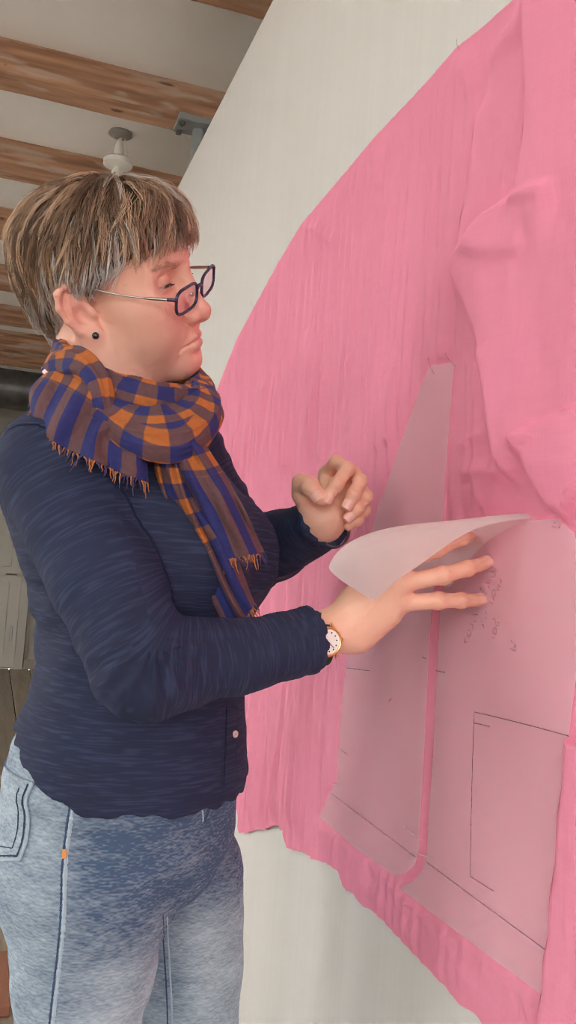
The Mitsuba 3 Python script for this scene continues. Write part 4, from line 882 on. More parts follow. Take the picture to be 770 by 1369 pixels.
def strand_paths(n_clump, per):
    U = nrm(hr.normal(size=(n_clump * 3, 3))); R0 = env_r(U); Q0 = HC + U * R0[:, None]
    sel = np.nonzero(Q0[:, 2] > zmin(Q0) + 0.012)[0][:n_clump]; U = U[sel]; nC = len(U); NP = 10
    ang = np.arccos(np.clip(U @ WH, -1, 1))
    tang = nrm(np.cross(np.cross(WH, U), U) * -1 + 1e-6)                        # away from the parting
    tang = -tang if ((tang * (U - WH)).sum(1).mean() < 0) else tang
    az = np.arctan2(U[:, 1], U[:, 0])
    side_dir = np.cross(U, tang)
    sweep = 0.45 * (meshkit.noise(U * 3.0, 5) - 0.5) * 2 + hr.normal(0, 0.16, nC)
    # the nape and the sides are brushed back
    back = np.clip(-U[:, 0] * 0.8 + 0.2, 0, 1) * np.clip(0.6 - U[:, 2], 0, 1)
    T0 = nrm(tang + side_dir * sweep[:, None] + np.array([-0.30, 0, -0.10]) * np.clip(0.4 - U[:, 0], 0, 1)[:, None])
    T0 = nrm(T0 - U * (T0 * U).sum(1)[:, None])
    length = np.clip(hr.normal(0.062, 0.012, nC), 0.03, 0.09) * np.where(U[:, 2] < -0.1, 0.6, 1.0) * np.where((U[:, 0] > 0.45) & (U[:, 2] < 0.75), 0.80, 1.0)
    s = np.linspace(0, 1, NP); bend = hr.normal(0, 0.35, nC); layer = hr.uniform(0.85, 1.025, nC)
    col = []; paths = []
    grey = np.clip(0.05 + 1.6 * np.exp(-((Q0[sel, 0] - 0.018) / 0.050) ** 2 - ((Q0[sel, 2] - 0.010) / 0.030) ** 2) + 0.4 * np.clip((0.30 - U[:, 2]), 0, 1) * np.clip(1 - np.abs(U[:, 0] - 0.1) * 1.0, 0, 1) + 0.35 * np.clip(-U[:, 2] + 0.1, 0, 1), 0, 0.95)
    tone = hr.random(nC); isg = hr.random(nC) < grey
    cD, cM, cL, cG = (np.array(lin(*c)) for c in ((112, 87, 70), (156, 126, 102), (198, 169, 142), (206, 200, 194)))
    base = np.where((tone < 0.42)[:, None], cD, np.where((tone < 0.80)[:, None], cM, cL)); base = np.where(isg[:, None], cG * (0.65 + 0.45 * tone[:, None]), base)
    hr_j = hr.random((7, nC)) * 1.0
    for k in range(per):
        off = hr.normal(0, 0.028, (nC, 3)); off -= U * (off * U).sum(1)[:, None]
        u0 = nrm(U + off); lk = layer * hr.uniform(0.975, 1.012, nC); Lk = length * hr.uniform(0.82, 1.1, nC); wv = hr.normal(0, 0.02, nC)
        pts = np.zeros((nC, NP, 3)); keep = np.ones((nC, NP), bool)
        for i, si in enumerate(s):
            a = si * Lk / 0.095; conv = off * (0.90 * si ** 1.2)
            b = (bend[:, None] * (si ** 2) * 0.16 * side_dir)
            u = nrm(nrm(u0 - conv) * np.cos(a)[:, None] + T0 * np.sin(a)[:, None] + b)
            r = env_r(u) * (lk - 0.10 * (1 - min(si * 2.5, 1)) ** 2 + 0.012 * np.sin(si * 7 + tone * 9) + 0.018 * si ** 3 * (tone - 0.35) + wv * si * si)
            pts[:, i] = HC + u * r[:, None]; keep[:, i] = pts[:, i, 2] > zmin(pts[:, i]) + (~isg) * 0.030 * np.exp(-((pts[:, i, 0] - 0.018) / 0.038) ** 2) - 0.024 * tone ** 4 + 0.016 * hr_j[k % 7] ** 2 - 0.001
        paths.append((pts, keep)); col.append(np.clip(base * hr.uniform(0.80, 1.25, (nC, 1)), 0, 1))
    return paths, col
def strands_mesh(paths, cols, r0=0.00042, r1=0.00012):
    V, F, C = [], [], []; at_ = 0
    for (pts, keep), c in zip(paths, cols):
        n, m, _ = pts.shape; n_keep = np.where(keep.all(1), m, np.argmin(keep, 1)); ok = n_keep >= 4; pts, c, n_keep = pts[ok], c[ok], n_keep[ok]; n = len(pts)
        idx = np.linspace(0, 1, m)[None] * (n_keep[:, None] - 1); i0 = np.minimum(idx.astype(int), m - 2); fr = (idx - i0)[..., None]
        pts = np.take_along_axis(pts, i0[..., None], 1) * (1 - fr) + np.take_along_axis(pts, i0[..., None] + 1, 1) * fr
        t = nrm(np.gradient(pts, axis=1) + 1e-9); a = nrm(np.cross(t, pts - HC)); b = np.cross(t, a)
        rad = (r0 + (r1 - r0) * np.linspace(0, 1, m) ** 2)[None, :, None]
        ring = np.stack([pts + rad * (math.cos(x) * a + math.sin(x) * b) for x in (0, 2.094, 4.189)], 2)     # n, m, 3, 3
        V.append(ring.reshape(-1, 3)); C.append(np.repeat(c[:, None] * np.linspace(0.80, 1.10, m)[None, :, None], 3, 1).reshape(-1, 3) if False else np.repeat((c[:, None] * np.linspace(0.80, 1.10, m)[None, :, None])[:, :, None], 3, 2).reshape(-1, 3))
        g = []
        for j in range(3):
            j2 = (j + 1) % 3; i = np.arange(m - 1) * 3
            g += [np.stack([i + j, i + j2, i + 3 + j2], 1), np.stack([i + j, i + 3 + j2, i + 3 + j], 1)]
        g = np.vstack(g); F.append((g[None] + (np.arange(n) * m * 3)[:, None, None]).reshape(-1, 3) + at_); at_ += n * m * 3
    return np.vstack(V), np.vstack(F), np.vstack(C)
paths, cols = strand_paths(2300, 8)
sv, sf, sc = strands_mesh(paths, cols)
allv = np.vstack([kv, HW(sv)]); allc = np.vstack([np.repeat(np.array(lin(74, 56, 46))[None], len(kv), 0), sc])
scene['m_hair'] = {'type': 'twosided', 'bsdf': {'type': 'principled', 'base_color': {'type': 'mesh_attribute', 'name': 'vertex_color'}, 'roughness': 0.42, 'specular': 0.45, 'anisotropic': 0.4}}
add('person__hair', (allv, np.vstack([kf, sf + len(kv)])), 'm_hair', True, color=allc, label='short layered brown hair greying at the temple')
# brows and lashes
def little_hairs(roots, dirs, L, r, bend, n=5):
    ms = []
    for p, d, l in zip(roots, dirs, L):
        s = np.linspace(0, 1, n)[:, None]; ms.append(tube(HW(p + d * l * s + bend * l * s * s), np.linspace(r, r * 0.3, n), 3, cap=False))
    return cat_mesh(ms)
mat('m_brow', lin(176, 138, 116), 0.6); mat('m_lash', lin(60, 44, 38), 0.6)
for sg in (-1, 1):
    tt_ = hr.random(150); x = 0.0955 - 0.016 * tt_ ** 2 - 0.004 * tt_; y = 0.012 + 0.036 * tt_; z = 0.0150 + 0.0050 * np.sin(tt_ * 2.6) + hr.normal(0, 0.0016, 150)
    ro = np.stack([x, y, z], 1); q = ro.astype(f4).copy(); 
    for _ in range(6): 
        dd = head_sdf(q); q = q - nrm(q - np.array([0.05, 0.02, 0.01])).astype(f4) * dd[:, None]
    ro = q * np.array([1, sg, 1]); di = nrm(np.array([-0.15, 0.8 * sg, 0.25]) + hr.normal(0, 0.15, (150, 3)))
    add('person__eyebrow', little_hairs(ro, di, np.full(150, 0.0065), 0.00030, np.array([-0.25, 0.1 * sg, -0.3])), 'm_brow', False, label='thin light brown eyebrow')
    ty = np.linspace(-0.0110, 0.0115, 26); er = EYE_R + 0.0013
    zz = EYE[2] - 0.0025 - 14 * ty ** 2; xx = EYE[0] + np.sqrt(np.maximum(er ** 2 - ty ** 2 - (zz - EYE[2]) ** 2, 1e-8))
    ro = np.stack([xx - 0.0004, (EYE[1] + ty) * sg, zz], 1); di = nrm(np.stack([np.full(26, 0.8), ty * 40 * sg * 0.5, np.full(26, -0.55)], 1))
    add('person__eyelash', little_hairs(ro, di, np.full(26, 0.0062), 0.00028, np.array([0.2, 0, 0.35])), 'm_lash', False, label='short dark eyelashes')
    mat('m_eye', lin(226, 218, 212), 0.15, clearcoat=1.0) if sg < 0 else None
    ec = EYE * [1, sg, 1]; ek = numbered('person__eye')
    add(ek, trimesh.creation.icosphere(4, EYE_R).apply_translation(HW(ec)), 'm_eye', True, exact=True)
    if sg < 0: mat('m_iris', lin(74, 84, 92), 0.12, clearcoat=1.0)
    g = nrm(np.array([0.90, 0.02, -0.36])); capm = trimesh.creation.icosphere(4, EYE_R + 0.0003); capm.update_faces((capm.triangles_center @ (HR @ g)) > EYE_R * 0.885); capm.remove_unreferenced_vertices()
    add(f'{ek}__iris', capm.apply_translation(HW(ec)), 'm_iris', True, exact=True, label='grey blue iris')
# glasses
mat('m_frame', lin(30, 28, 62), 0.25, clearcoat=0.6); mat('m_temple', lin(205, 203, 200), 0.25, metallic=1.0); mat('m_hinge', lin(190, 186, 180), 0.22, metallic=1.0)
scene['m_lens'] = {'type': 'thindielectric', 'int_ior': 1.35}
mat('m_tortoise', lin(128, 84, 52), 0.3)
GO = np.array([0.1110, 0, -0.0160]); GR = rotx(radians(3.5)) @ roty(radians(10))
def G(y, z, bow=True):
    y, z = np.asarray(y, float), np.asarray(z, float); x = -0.9 * y ** 2 if bow else 0 * y
    return HW(np.stack([x, y, z], -1) @ GR.T + GO)
def lens_outline(sg, n=56, shrink=0.0):
    a, b, e = 0.0298 - shrink, 0.0143 - shrink, 3.6
    th = np.linspace(0, 2 * np.pi, n, endpoint=False); c, s = np.cos(th), np.sin(th)
    y = a * np.sign(c) * np.abs(c) ** (2 / e); z = b * np.sign(s) * np.abs(s) ** (2 / e)
    return (y + 0.0388) * sg, z + 0.02 * (y)      # a slight upsweep outwards
gk = 'person__glasses'
rims = [tube(G(*lens_outline(sg)), 0.0019, 8, closed=True) for sg in (-1, 1)]
bridge = tube(G(np.linspace(-0.0085, 0.0085, 12), 0.0035 + 0.0025 * np.cos(np.linspace(-1.5, 1.5, 12))), 0.0021, 8)
ends = [tube(np.vstack([G(sg * 0.0680, 0.0060), G(sg * 0.0715, 0.0075), HW(np.array([0.0990, sg * 0.0735, -0.0070 + sg * 0.0040]))]), [0.0019, 0.0022, 0.0020], 8) for sg in (-1, 1)]
add(gk, cat_mesh(rims + [bridge] + ends), 'm_frame', 40, exact=True, label='dark blue rectangular reading glasses low on the nose')
for sg in (-1, 1):
    y, z = lens_outline(sg, 48, 0.0012); P_ = G(y, z); c = P_.mean(0, keepdims=True); i = np.arange(48)
    add(f'{gk}__lens', (np.vstack([P_, c]), np.stack([i, (i + 1) % 48, i * 0 + 48], 1)), 'm_lens', True, label='clear lens')
    arm = catmull(HW(np.array([[0.0990, sg * 0.0735, -0.0070 + sg * 0.0040], [0.068, sg * 0.0755, -0.0052 + sg * 0.0022], [0.032, sg * 0.0775, -0.0005], [0.004, sg * 0.0795, 0.0060], [-0.014, sg * 0.0815, 0.0050], [-0.026, sg * 0.080, -0.012]])), 40)
    add(f'{gk}__temple', tube(arm, 0.00115, 8), 'm_temple' if sg < 0 else 'm_tortoise', True, label='slim silver temple' if sg < 0 else 'brown temple')
    add(f'{gk}__hinge', tube(arm[:9], [0.0018] * 7 + [0.0016, 0.0012], 8), 'm_hinge', True, label='polished metal hinge')
    add(f'{gk}__nose_pad', place(trimesh.creation.icosphere(2, 1.0), HR, HW((0.1035, sg * 0.0095, -0.0190))).apply_transform(np.eye(4)) if False else place(trimesh.creation.icosphere(2, 0.003), np.eye(3), HW((0.1035, sg * 0.0095, -0.0190))), 'm_lens' if False else 'm_hinge', True)
# earring: a small dark bead
mat('m_bead', lin(26, 26, 56), 0.12, clearcoat=1.0)
lobe = ear_world((-0.002, 0.0108, -0.0285))
add('person__earring', place(trimesh.creation.icosphere(3, 0.0042), np.eye(3), lobe), 'm_bead', True, label='small round dark blue bead earring')
# ---------------------------------------------------------------- the woman: checked scarf
CK = 0.0178
def plaid(p, n, uv):
    end = uv.x > 20
    u = dr.select(end, uv.x - 40, uv.x); v = uv.y
    a = smoothstep(0.46, 0.54, dr.abs((u / (2 * CK)) - dr.floor(u / (2 * CK)) - 0.5) * 2)
    b = smoothstep(0.46, 0.54, dr.abs((v / (2 * CK)) - dr.floor(v / (2 * CK)) - 0.5) * 2)
    a = dr.select(end, 0.0, a)
    w = dr.sin(u * 2 * math.pi / 0.0016) * dr.sin(v * 2 * math.pi / 0.0016)
    t = dr.clip((a + b) * 0.5, 0, 1)
    lo = mix(lin(42, 45, 104), lin(98, 68, 72), smoothstep(0.0, 0.5, t))
    c = mix(lo, lin(176, 100, 48), smoothstep(0.5, 1.0, t))
    return c * (0.92 + 0.10 * w + 0.22 * (fbm(u * 300, v * 300, 2) - 0.4))
bumped('m_scarf', proc(plaid), lambda p, n, uv: noise(uv.x * 900, uv.y * 900) + 0.6 * fbm(uv.x * 90, uv.y * 90, 3), 0.0007, 0.9, eps=0.0006, sheen=0.5)
mat('m_fringe_orange', lin(168, 104, 66), 0.9); mat('m_fringe_dark', lin(72, 62, 96), 0.9)
def sheet(Pg, thick, u0=0.0, v0=0.0, end=None):
    """A cloth sheet on the grid of points Pg (along, across, 3): (mesh, uv)."""
    nu_, nv_ = Pg.shape[:2]
    su = np.append(0, np.cumsum(np.linalg.norm(np.diff(Pg, axis=0), axis=2).mean(1))); sw = np.concatenate([np.zeros((nu_, 1)), np.cumsum(np.linalg.norm(np.diff(Pg, axis=1), axis=2), 1)], 1)
    sw = sw - sw[:, nv_ // 2][:, None]
    sw = 0.5 * sw + 0.5 * sw.mean(0)[None]
    U = np.repeat((su + u0)[:, None], nv_, 1); 
    if end is not None: U = np.where(U - u0 > su[-1] - end, U + 40, U)
    N_ = nrm(np.cross(np.gradient(Pg, axis=0), np.gradient(Pg, axis=1))); 
    if (N_.reshape(-1, 3) @ c_f).mean() > 0: N_ = -N_
    A, B = (Pg + N_ * thick / 2).reshape(-1, 3), (Pg - N_ * thick / 2).reshape(-1, 3); f = grid_faces(nu_, nv_); K = nu_ * nv_
    rim_ = np.concatenate([np.arange(nv_), np.arange(1, nu_) * nv_ + nv_ - 1, (nu_ - 1) * nv_ + np.arange(nv_ - 2, -1, -1), np.arange(nu_ - 2, 0, -1) * nv_]); r2_ = np.roll(rim_, -1)
    fl = ((np.cross(A[f[:, 1]] - A[f[:, 0]], A[f[:, 2]] - A[f[:, 0]])) * N_.reshape(-1, 3)[f[:, 0]]).sum(1).mean() < 0
    F = np.vstack([f, f[:, ::-1] + K, np.stack([rim_, rim_ + K, r2_ + K], 1), np.stack([rim_, r2_ + K, r2_], 1)])
    if fl: F = F[:, ::-1]
    uv = np.stack([U.ravel(), (sw + v0).ravel()], 1)
    return np.vstack([A, B]), F, np.vstack([uv, uv])
def bundle(path, ru, rv, hint, pleats, amp, n=120, m=96, u0=0.0, closed=False, seed=1, vscale=1.0):
    """Gathered cloth along the path: an oval section whose surface runs in lengthwise pleats. ru across the hint, rv along it."""
    pth = catmull(path, n); ru, rv = (catmull(np.c_[np.asarray(r, float), np.zeros((len(r), 2))], n)[:, 0] if np.ndim(r) else np.full(n, r) for r in (ru, rv))
    t = nrm(np.gradient(pth, axis=0)); hint = catmull(hint, n) if np.ndim(hint) == 2 else np.repeat(np.asarray(hint, float)[None], n, 0)
    b = nrm(hint - t * (hint * t).sum(1)[:, None]); a = np.cross(t, b)
    s = np.append(0, np.cumsum(np.linalg.norm(np.diff(pth, axis=0), axis=1))); th = np.linspace(0, 2 * np.pi, m, endpoint=False)
    S_g, TH = np.meshgrid(s, th, indexing='ij')
    ph = 2.4 * (meshkit.noise(np.stack([S_g * 14, np.cos(TH) * 1.2, np.sin(TH) * 1.2 + seed], -1), seed) - 0.5)
    nz = meshkit.fbm(np.stack([S_g * 22, np.cos(TH) * 2.2 + seed * 3, np.sin(TH) * 2.2], -1), 3, seed) - 0.5
    k = pleats * TH + 3.0 * ph + S_g * 9
    r = 1 + amp * (0.55 * (1 - 2 * np.abs(np.sin(k / 2)) ** 0.7) + 1.5 * nz)
    e = 0.82; cs, sn = np.sign(np.cos(TH)) * np.abs(np.cos(TH)) ** e, np.sign(np.sin(TH)) * np.abs(np.sin(TH)) ** e
    V = pth[:, None] + a[:, None] * (ru[:, None] * r * cs)[..., None] + b[:, None] * (rv[:, None] * r * sn)[..., None]
    arc = np.concatenate([np.zeros((n, 1)), np.cumsum(np.linalg.norm(np.diff(V, axis=1), axis=2), 1)], 1)
    V = np.concatenate([V, V[:, :1]], 1); arc = np.concatenate([arc, arc[:, -1:] + np.linalg.norm(V[:, -1] - V[:, -2], axis=1)[:, None]], 1)
    shift = arc[:, m // 2][:, None] * 0 ; arc = 0.35 * arc + 0.65 * arc.mean(0)[None]
    uv = np.stack([(S_g[:, :1] + u0) + 0 * arc, arc * vscale], -1).reshape(-1, 2)
    return V.reshape(-1, 3), grid_faces(n, m + 1), uv
def joined(parts):
    o_ = np.cumsum([0] + [len(p[0]) for p in parts]); return (np.vstack([p[0] for p in parts]), np.vstack([p[1] + a for p, a in zip(parts, o_)])), np.vstack([p[2] for p in parts])
def near_t(fn, px, t0=0.8, t1=1.45, lift=0.0):
    """Depth along each pixel's ray where it meets fn, or passes it most closely."""
    tt_ = np.linspace(t0, t1, 140); r = np.array([ray(*q) for q in px]); d = np.array([fn((CAM + r * t).astype(f4)) for t in tt_]) - lift
    hit = d < 0; first = np.where(hit.any(0), np.argmax(hit, 0), np.argmin(d, 0)); return tt_[first]
parts = []
neck_axis = nrm(HW((0, 0, -0.05)) - NECK_B)
# the wrap round the neck
parts.append(bundle(P((92, 463, 1.155), (84, 478, 1.08), (98, 500, 1.005), (140, 526, 0.962), (190, 544, 0.956), (235, 551, 0.980), (264, 543, 1.040), (262, 526, 1.120), (215, 490, 1.19), (140, 470, 1.205)), [0.016, 0.019, 0.020, 0.021, 0.021, 0.020, 0.018, 0.018, 0.018, 0.018], [0.020, 0.025, 0.030, 0.031, 0.030, 0.031, 0.030, 0.026, 0.024, 0.022], neck_axis, 5, 0.16, seed=2, u0=0.0))
# the front loop that holds the ends
parts.append(bundle(P((118, 538, 0.955), (146, 560, 0.938), (185, 578, 0.928), (225, 580, 0.932), (256, 567, 0.952), (270, 545, 0.985), (268, 524, 1.02)), [0.014, 0.018, 0.021, 0.022, 0.021, 0.017, 0.012], [0.018, 0.024, 0.030, 0.033, 0.032, 0.026, 0.018], P((118, 470, 1.0), (146, 470, 1.0), (185, 480, 1.0), (225, 480, 1.0), (230, 480, 1.0), (215, 500, 1.0), (200, 500, 1.0)) - P((118, 538, 0.955), (146, 560, 0.938), (185, 578, 0.928), (225, 580, 0.932), (256, 567, 0.952), (270, 545, 0.985), (268, 524, 1.02)), 5, 0.15, seed=5, u0=0.013))
# a slack fold on the near shoulder
parts.append(bundle(P((70, 492, 1.03), (92, 486, 0.985), (118, 494, 0.958), (134, 518, 0.944), (140, 550, 0.938), (160, 585, 0.930), (186, 615, 0.935)), [0.014, 0.016, 0.018, 0.019, 0.017, 0.014, 0.008], [0.012, 0.016, 0.019, 0.020, 0.018, 0.014, 0.008], -c_f, 4, 0.16, seed=9, u0=0.4))
def px_sheet(rows, depth, n, m, pleat, amp, seed, lift=None, fn=None):
    """Rows of (px, py) control points across; lengthwise they run row after row. depth: per row control depths, or from fn."""
    R_ = [catmull(np.c_[np.array(r, float), np.asarray(d, float)[:len(r)]], m) for r, d in zip(rows, depth)]
    G_ = np.stack([catmull(np.stack([R_[i][j] for i in range(len(R_))]), n) for j in range(m)], 1)     # n, m, 3
    S_, V_ = np.meshgrid(np.linspace(0, 1, n), np.linspace(0, 1, m), indexing='ij')
    nz = meshkit.fbm(np.stack([S_ * 1.5, V_ * 3, 0 * S_ + seed], -1), 2, seed) - 0.5
    fold_ = amp * (np.sin(2 * np.pi * (pleat * V_ + 1.1 * nz + 0.15 * S_)) * 0.6 + 1.3 * nz)
    flat_ = G_.reshape(-1, 3); out = np.array([at(x, y, d - f) for (x, y, d), f in zip(flat_, fold_.ravel())])
    return out.reshape(n, m, 3)
# the end on the shoulder, fringe downwards
sh = px_sheet([[(66, 496), (92, 488), (125, 500), (160, 535), (190, 575)], [(46, 512), (80, 530), (108, 545), (150, 570), (194, 600)], [(40, 522), (72, 560), (104, 582), (150, 602), (196, 622)], [(40, 530), (78, 594), (108, 608), (152, 628), (198, 644)]],
              [[1.010, 0.970, 0.950, 0.940, 0.945], [0.985, 0.935, 0.922, 0.920, 0.930], [0.975, 0.918, 0.908, 0.908, 0.925], [0.972, 0.912, 0.900, 0.904, 0.925]], 60, 110, 3.4, 0.011, 4)
parts.append(sheet(sh, 0.0016, 0.30, 0.005, end=0.055))
# the two hanging ends
tail_fn = lambda p: np.minimum(torso_sdf(p), chain(p, R_ARM, R_EL_R, 0.03))
def tail(rows, base, n, m, pleat, amp, seed, end, u0):
    g = px_sheet(rows, base, n, m, pleat, amp, seed); parts.append(sheet(g, 0.0016, u0, 0.0, end=end)); return g
t1 = tail([[(204, 588), (222, 592), (246, 596)], [(208, 632), (230, 634), (258, 634)], [(222, 682), (248, 684), (282, 682)], [(246, 736), (276, 736), (312, 732)], [(276, 790), (300, 790), (330, 782)], [(300, 836), (318, 832), (340, 806)]],
          [[0.950, 0.930, 0.935], [0.952, 0.934, 0.945], [0.962, 0.942, 0.955], [0.968, 0.950, 0.970], [0.975, 0.958, 0.980], [0.98, 0.965, 0.985]], 110, 60, 2.3, 0.010, 6, 0.085, 0.0)
t2 = tail([[(226, 586), (248, 590), (270, 584)], [(240, 626), (266, 626), (288, 616)], [(258, 664), (288, 662), (310, 650)], [(276, 704), (308, 700), (332, 692)], [(294, 748), (326, 744), (353, 738)]],
          [[0.936, 0.922, 0.935], [0.938, 0.925, 0.945], [0.945, 0.932, 0.955], [0.953, 0.940, 0.967], [0.962, 0.950, 0.980]], 90, 60, 1.8, 0.008, 8, 0.10, 0.01)
(mv, mf), muv = joined(parts)
add('person__scarf', (mv, mf), 'm_scarf', True, uv=muv, exact=True, label='navy and orange checked woollen scarf wrapped round the neck')
fr_r = np.random.default_rng(5)
fo, fd = [], []
for g in (sh, t1, t2):
    e, e2 = g[-1], g[-4]; m = len(e)
    for j in range(0, m, 2):
        d = nrm(e[j] - e2[j]) + fr_r.normal(0, 0.28, 3); L = fr_r.uniform(0.006, 0.014); s = np.linspace(0, 1, 5)[:, None]
        pth = e[j] + d * L * s + np.array([0, 0, -0.003]) * s * s + fr_r.normal(0, 0.0006, (5, 3))
        (fo if fr_r.random() < 0.6 else fd).append(tube(pth, np.linspace(0.0012, 0.0004, 5), 5))
add('person__scarf__fringe', cat_mesh(fo), 'm_fringe_orange', True, kind='stuff', label='short orange yarn fringe')
add('person__scarf__fringe', cat_mesh(fd), 'm_fringe_dark', True, kind='stuff', label='short dark yarn fringe')
mat('m_tag', lin(240, 208, 214), 0.6)
tg = np.array([[at(56, 497, 1.0), at(62, 502, 0.995), at(68, 503, 0.99)], [at(64, 490, 1.0), at(72, 493, 0.99), at(78, 492, 0.985)]])
tv, tf, _ = sheet(np.stack([catmull(r, 8) for r in tg] ), 0.0008)
add('person__scarf__care_label', (tv, tf), 'm_tag', True, label='small pale pink sewn label')
# ---------------------------------------------------------------- watch, bracelet, buttons, front edge
mat('m_gold', lin(232, 176, 120), 0.25, metallic=0.9); mat('m_dial', lin(238, 234, 228), 0.4); mat('m_strap', lin(22, 44, 36), 0.6); mat('m_black', lin(30, 28, 28), 0.5)
WC = at(438, 858, 0.9525); f_ax = nrm(R_WR - R_EL); wn = nrm(-c_f + 0.22 * c_r + 0.02 * c_u); wn = nrm(wn - f_ax * (wn @ f_ax) * 0.75)
s_ax = nrm(np.cross(wn, f_ax)); WR_ = np.stack([nrm(np.cross(s_ax, wn)), s_ax, wn], 1)
wpos = lambda q: np.asarray(q, float) @ WR_.T + WC
wk = 'person__watch'
R0 = 0.0166
add(wk, place(trimesh.creation.revolve(np.array([(0, -0.004), (R0 - 0.002, -0.004), (R0, -0.002), (R0, 0.0015), (R0 - 0.0015, 0.0028), (R0 - 0.0026, 0.0022), (R0 - 0.0030, 0.0010), (0, 0.0010)]), sections=64), WR_, WC), 'm_gold', 40, exact=True, label='round gold rimmed wristwatch with white dial')
add(f'{wk}__dial', place(trimesh.creation.cylinder(R0 - 0.0029, 0.0006, sections=64), WR_, wpos((0, 0, 0.0013))), 'm_dial', 40, label='white dial')
for h_ in range(12):
    a = h_ * math.pi / 6; add(f'{wk}__hour_mark', place(trimesh.creation.cylinder(0.00085, 0.0004, sections=10), WR_, wpos((0.0105 * math.cos(a), 0.0105 * math.sin(a), 0.0018))), 'm_black')
for a, L, w in ((2.5, 0.0065, 0.0004), (-0.9, 0.0095, 0.0003)):
    add(f'{wk}__watch_hand', tube([wpos((0, 0, 0.0019)), wpos((L * math.cos(a), L * math.sin(a), 0.0019))], w, 6), 'm_black')
add(f'{wk}__crown', tube([wpos((R0 - 0.001, 0, -0.0005)), wpos((R0 + 0.0022, 0, -0.0005))], 0.0017, 12), 'm_gold', 40, label='small gold crown')
for sx in (-1, 1):
    for sy in (-1, 1): add(f'{wk}__lug', tube([wpos((sx * 0.0088, sy * 0.0135, 0.0005)), wpos((sx * 0.0086, sy * 0.0195, -0.0022))], [0.0015, 0.0011], 8), 'm_gold', 40)
wc = WC - wn * (0.0265); th = np.linspace(0, 2 * np.pi, 73)[:-1]
ring_c = np.stack([wc + (s_ax * math.cos(t) * 0.0285 + wn * math.sin(t) * 0.0262) for t in th])
V = np.concatenate([ring_c + f_ax * 0.0070, ring_c - f_ax * 0.0070, (ring_c - wc) * 1.055 + wc + f_ax * 0.0070, (ring_c - wc) * 1.055 + wc - f_ax * 0.0070]); n_ = 72; i = np.arange(n_); j = (i + 1) % n_
keep = np.sin(th) < 0.86
F = np.vstack([np.stack([a_, b_, c_], 1)[keep] for a_, b_, c_ in ((i, i + n_, j), (j, i + n_, j + n_), (i + 2 * n_, j + 2 * n_, i + 3 * n_), (j + 2 * n_, j + 3 * n_, i + 3 * n_), (i, j, i + 2 * n_), (j, j + 2 * n_, i + 2 * n_), (i + n_, i + 3 * n_, j + n_), (j + n_, i + 3 * n_, j + 3 * n_))])
add(f'{wk}__strap', (V, F), 'm_strap', False, label='dark green strap')
# bracelet on the far wrist
mat('m_bangle', lin(120, 120, 124), 0.3, metallic=0.8)
lf = nrm(L_WR - L_EL); bc = L_WR + lf * 0.010; e1 = nrm(np.cross(lf, UPZ)); e2 = np.cross(lf, e1)
for q_, (off, rr) in enumerate(((0.0, 0.0310), (0.006, 0.0305))):
    cc = bc + lf * off - 0.007 * UPZ + 0.007 * c_r + 0.010 * c_f
    add('person__bracelet', tube([cc + rr * (math.cos(t) * e1 + math.sin(t) * e2) for t in np.linspace(0, 2 * np.pi, 49)[:-1]], 0.0014, 8, closed=True), 'm_bangle', 40, label='thin grey metal bracelet')
# loose front corner of the cardigan and its button
cg = []
for t, (xa, ya), (xb, yb) in ((0, (316, 940), (325, 940)), (1, (314, 985), (327, 985)), (2, (311, 1012), (329, 1010)), (3, (309, 1034), (331, 1032)), (4, (310, 1046), (326, 1040)), (5, (312, 1055), (318, 1048))):
    da = 1.100; cg.append([at(xa + (xb - xa) * s, ya + (yb - ya) * s, da + 0.02 * s - 0.010 * math.sin(s * 3.14) + 0.004 * math.sin(t * 1.7)) for s in np.linspace(0, 1, 9)])
gv, gf, guv = sheet(np.stack([catmull(np.array(cg)[:, j], 30) for j in range(9)], 1), 0.0024)
add('person__cardigan__front_panel', (gv, gf), 'm_knit', True, uv=guv + [30, 30], label='loose front corner of the cardigan')
plk = patch(cardigan_sdf, [(303, 945), (317, 945), (313, 1052), (299, 1056)], 8, 40, 0.0014, 0.0003)
add('person__cardigan__placket', plk, 'm_knit', True, uv=np.stack([plk.vertices @ FWD, plk.vertices[:, 2]], 1) + 40, label='ribbed front band')
mat('m_button', lin(206, 176, 168), 0.3)
bp = hits(cardigan_sdf, [(311, 981)])[0]; bn = normals(cardigan_sdf, bp[None])[0]; bn = nrm(bn - 0.5 * c_f)
BR = frame([0, 0, 1], bn)
add('person__cardigan__button', place(trimesh.creation.revolve(np.array([(0.0011, 0.0), (0.0034, 0.0), (0.0043, 0.0008), (0.0043, 0.0018), (0.0034, 0.0022), (0.0026, 0.0016), (0.0011, 0.0016), (0.0011, 0.0)]), sections=32), BR, bp + bn * 0.0035), 'm_button', 40, label='small pale pink button')

# ---------------------------------------------------------------- dressmaking pins
mat('m_pin', lin(226, 220, 224), 0.3, metallic=0.3); mat('m_pin_dark', lin(150, 100, 114), 0.35, metallic=0.5)
def pin(a, b, m, label, lift=(0.008, 0.0095), r=0.00055):
    k = numbered('dressmaking_pin'); p, q = onwall(*a, lift[0]), onwall(*b, lift[1])
    add(k, tube([p, mid(p, q, 0.5) + np.array([-0.002, 0, 0]), q], [r, r, r * 0.8], 6), m, True, label=label, cat='pin', group='dressmaking pins', exact=True)
    add(f'{k}__pin_head', trimesh.creation.icosphere(1, r * 2.0).apply_translation(q), m, True, exact=True)
pin((459, 1051), (440, 1047), 'm_pin', 'pale pin at the left lower edge of the narrow paper piece')
pin((563, 1123), (541, 1106), 'm_pin', 'pale pin standing on the hem line of the narrow paper piece')
pin((579, 1147), (551, 1139), 'm_pin', 'pale pin across the pink gap between both paper pieces')
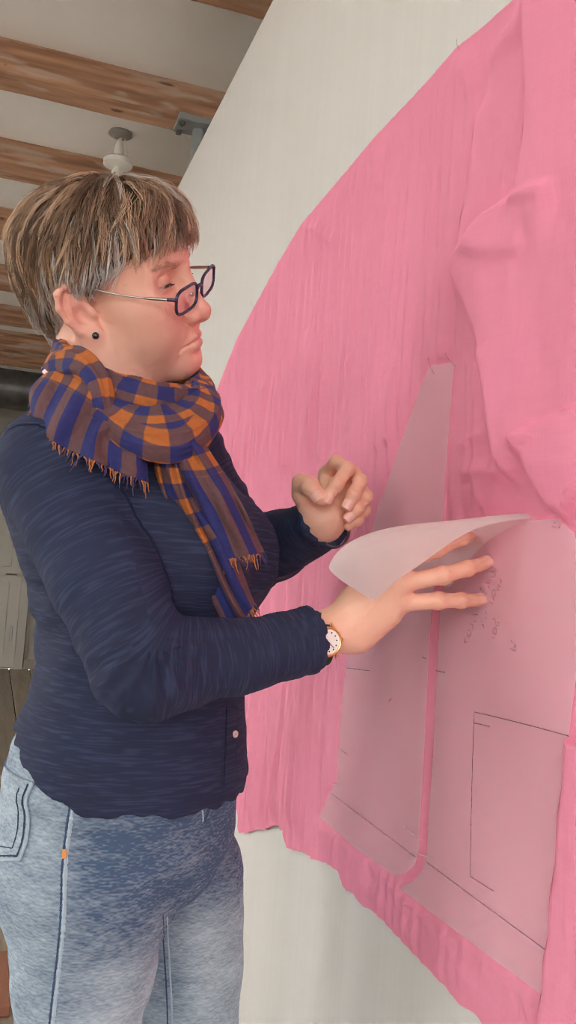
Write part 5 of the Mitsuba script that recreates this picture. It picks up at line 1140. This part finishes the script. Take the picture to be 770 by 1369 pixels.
pin((580, 500), (572, 479), 'm_pin_dark', 'dark pin at the top left tip of the narrow paper piece', r=0.00028)
pin((610, 491), (595, 473), 'm_pin_dark', 'dark pin at the top right tip of the narrow paper piece', r=0.00028)
pin((614, 67), (611, 53), 'm_pin_dark', 'dark pin on the upper edge of the pink cloth', r=0.00028)
pin((341, 413), (335, 402), 'm_pin_dark', 'dark pin on the cloth edge near the woman\'s face', r=0.00028)

# handwriting on the wide paper piece
def written(lines, s, ox, oy): return [[(ox + x / s, oy + y / s) for x, y in ln] for ln in lines]
for lines, s, ox, oy in (
    ([[(340, 80), (430, 160), (345, 165)], [(345, 165), (425, 205), (360, 240)], [(340, 262), (385, 268)], [(312, 298), (360, 303)], [(335, 330), (350, 365)], [(250, 355), (265, 410), (325, 425)], [(265, 440), (295, 455)], [(250, 480), (290, 492)]], 8.556, 620, 745),
    ([[(470, 245), (500, 290)], [(470, 285), (490, 305)], [(445, 320), (475, 335), (440, 350)], [(440, 370), (465, 390)], [(380, 400), (420, 400), (420, 445), (385, 450), (385, 405)], [(390, 460), (405, 500)], [(345, 490), (370, 525), (400, 535)]], 8.556, 620, 745),
    ([[(160, 660), (220, 662)], [(180, 675), (190, 684)], [(165, 735), (200, 742)], [(135, 765), (165, 800), (155, 832)], [(105, 840), (140, 880), (120, 915), (100, 862)], [(95, 970), (65, 962), (70, 930)]], 8.556, 620, 745),
    ([[(310, 615), (322, 650)], [(305, 690), (318, 710)], [(262, 780), (285, 785), (280, 815)], [(260, 715), (268, 745)]], 8.556, 620, 745),
    ([[(385, 715), (420, 735), (440, 790), (465, 770), (445, 750)], [(400, 820), (435, 850), (425, 880), (395, 870), (400, 822)], [(385, 915), (410, 925), (415, 900)]], 8.556, 620, 745),
    ([[(600, 955), (660, 1020)], [(630, 1030), (660, 1020)], [(590, 1050), (655, 1075)]], 8.556, 620, 745),
    ([[(330, 285), (410, 285)], [(290, 380), (360, 385), (420, 425)], [(460, 380), (490, 420), (510, 340)]], 19.25, 730, 685)):
    strokes('paper_pattern_001__handwriting', written(lines, s, ox, oy), 0.0008, 0.0004, 'm_pencil_faint', label='faint pencil handwriting')
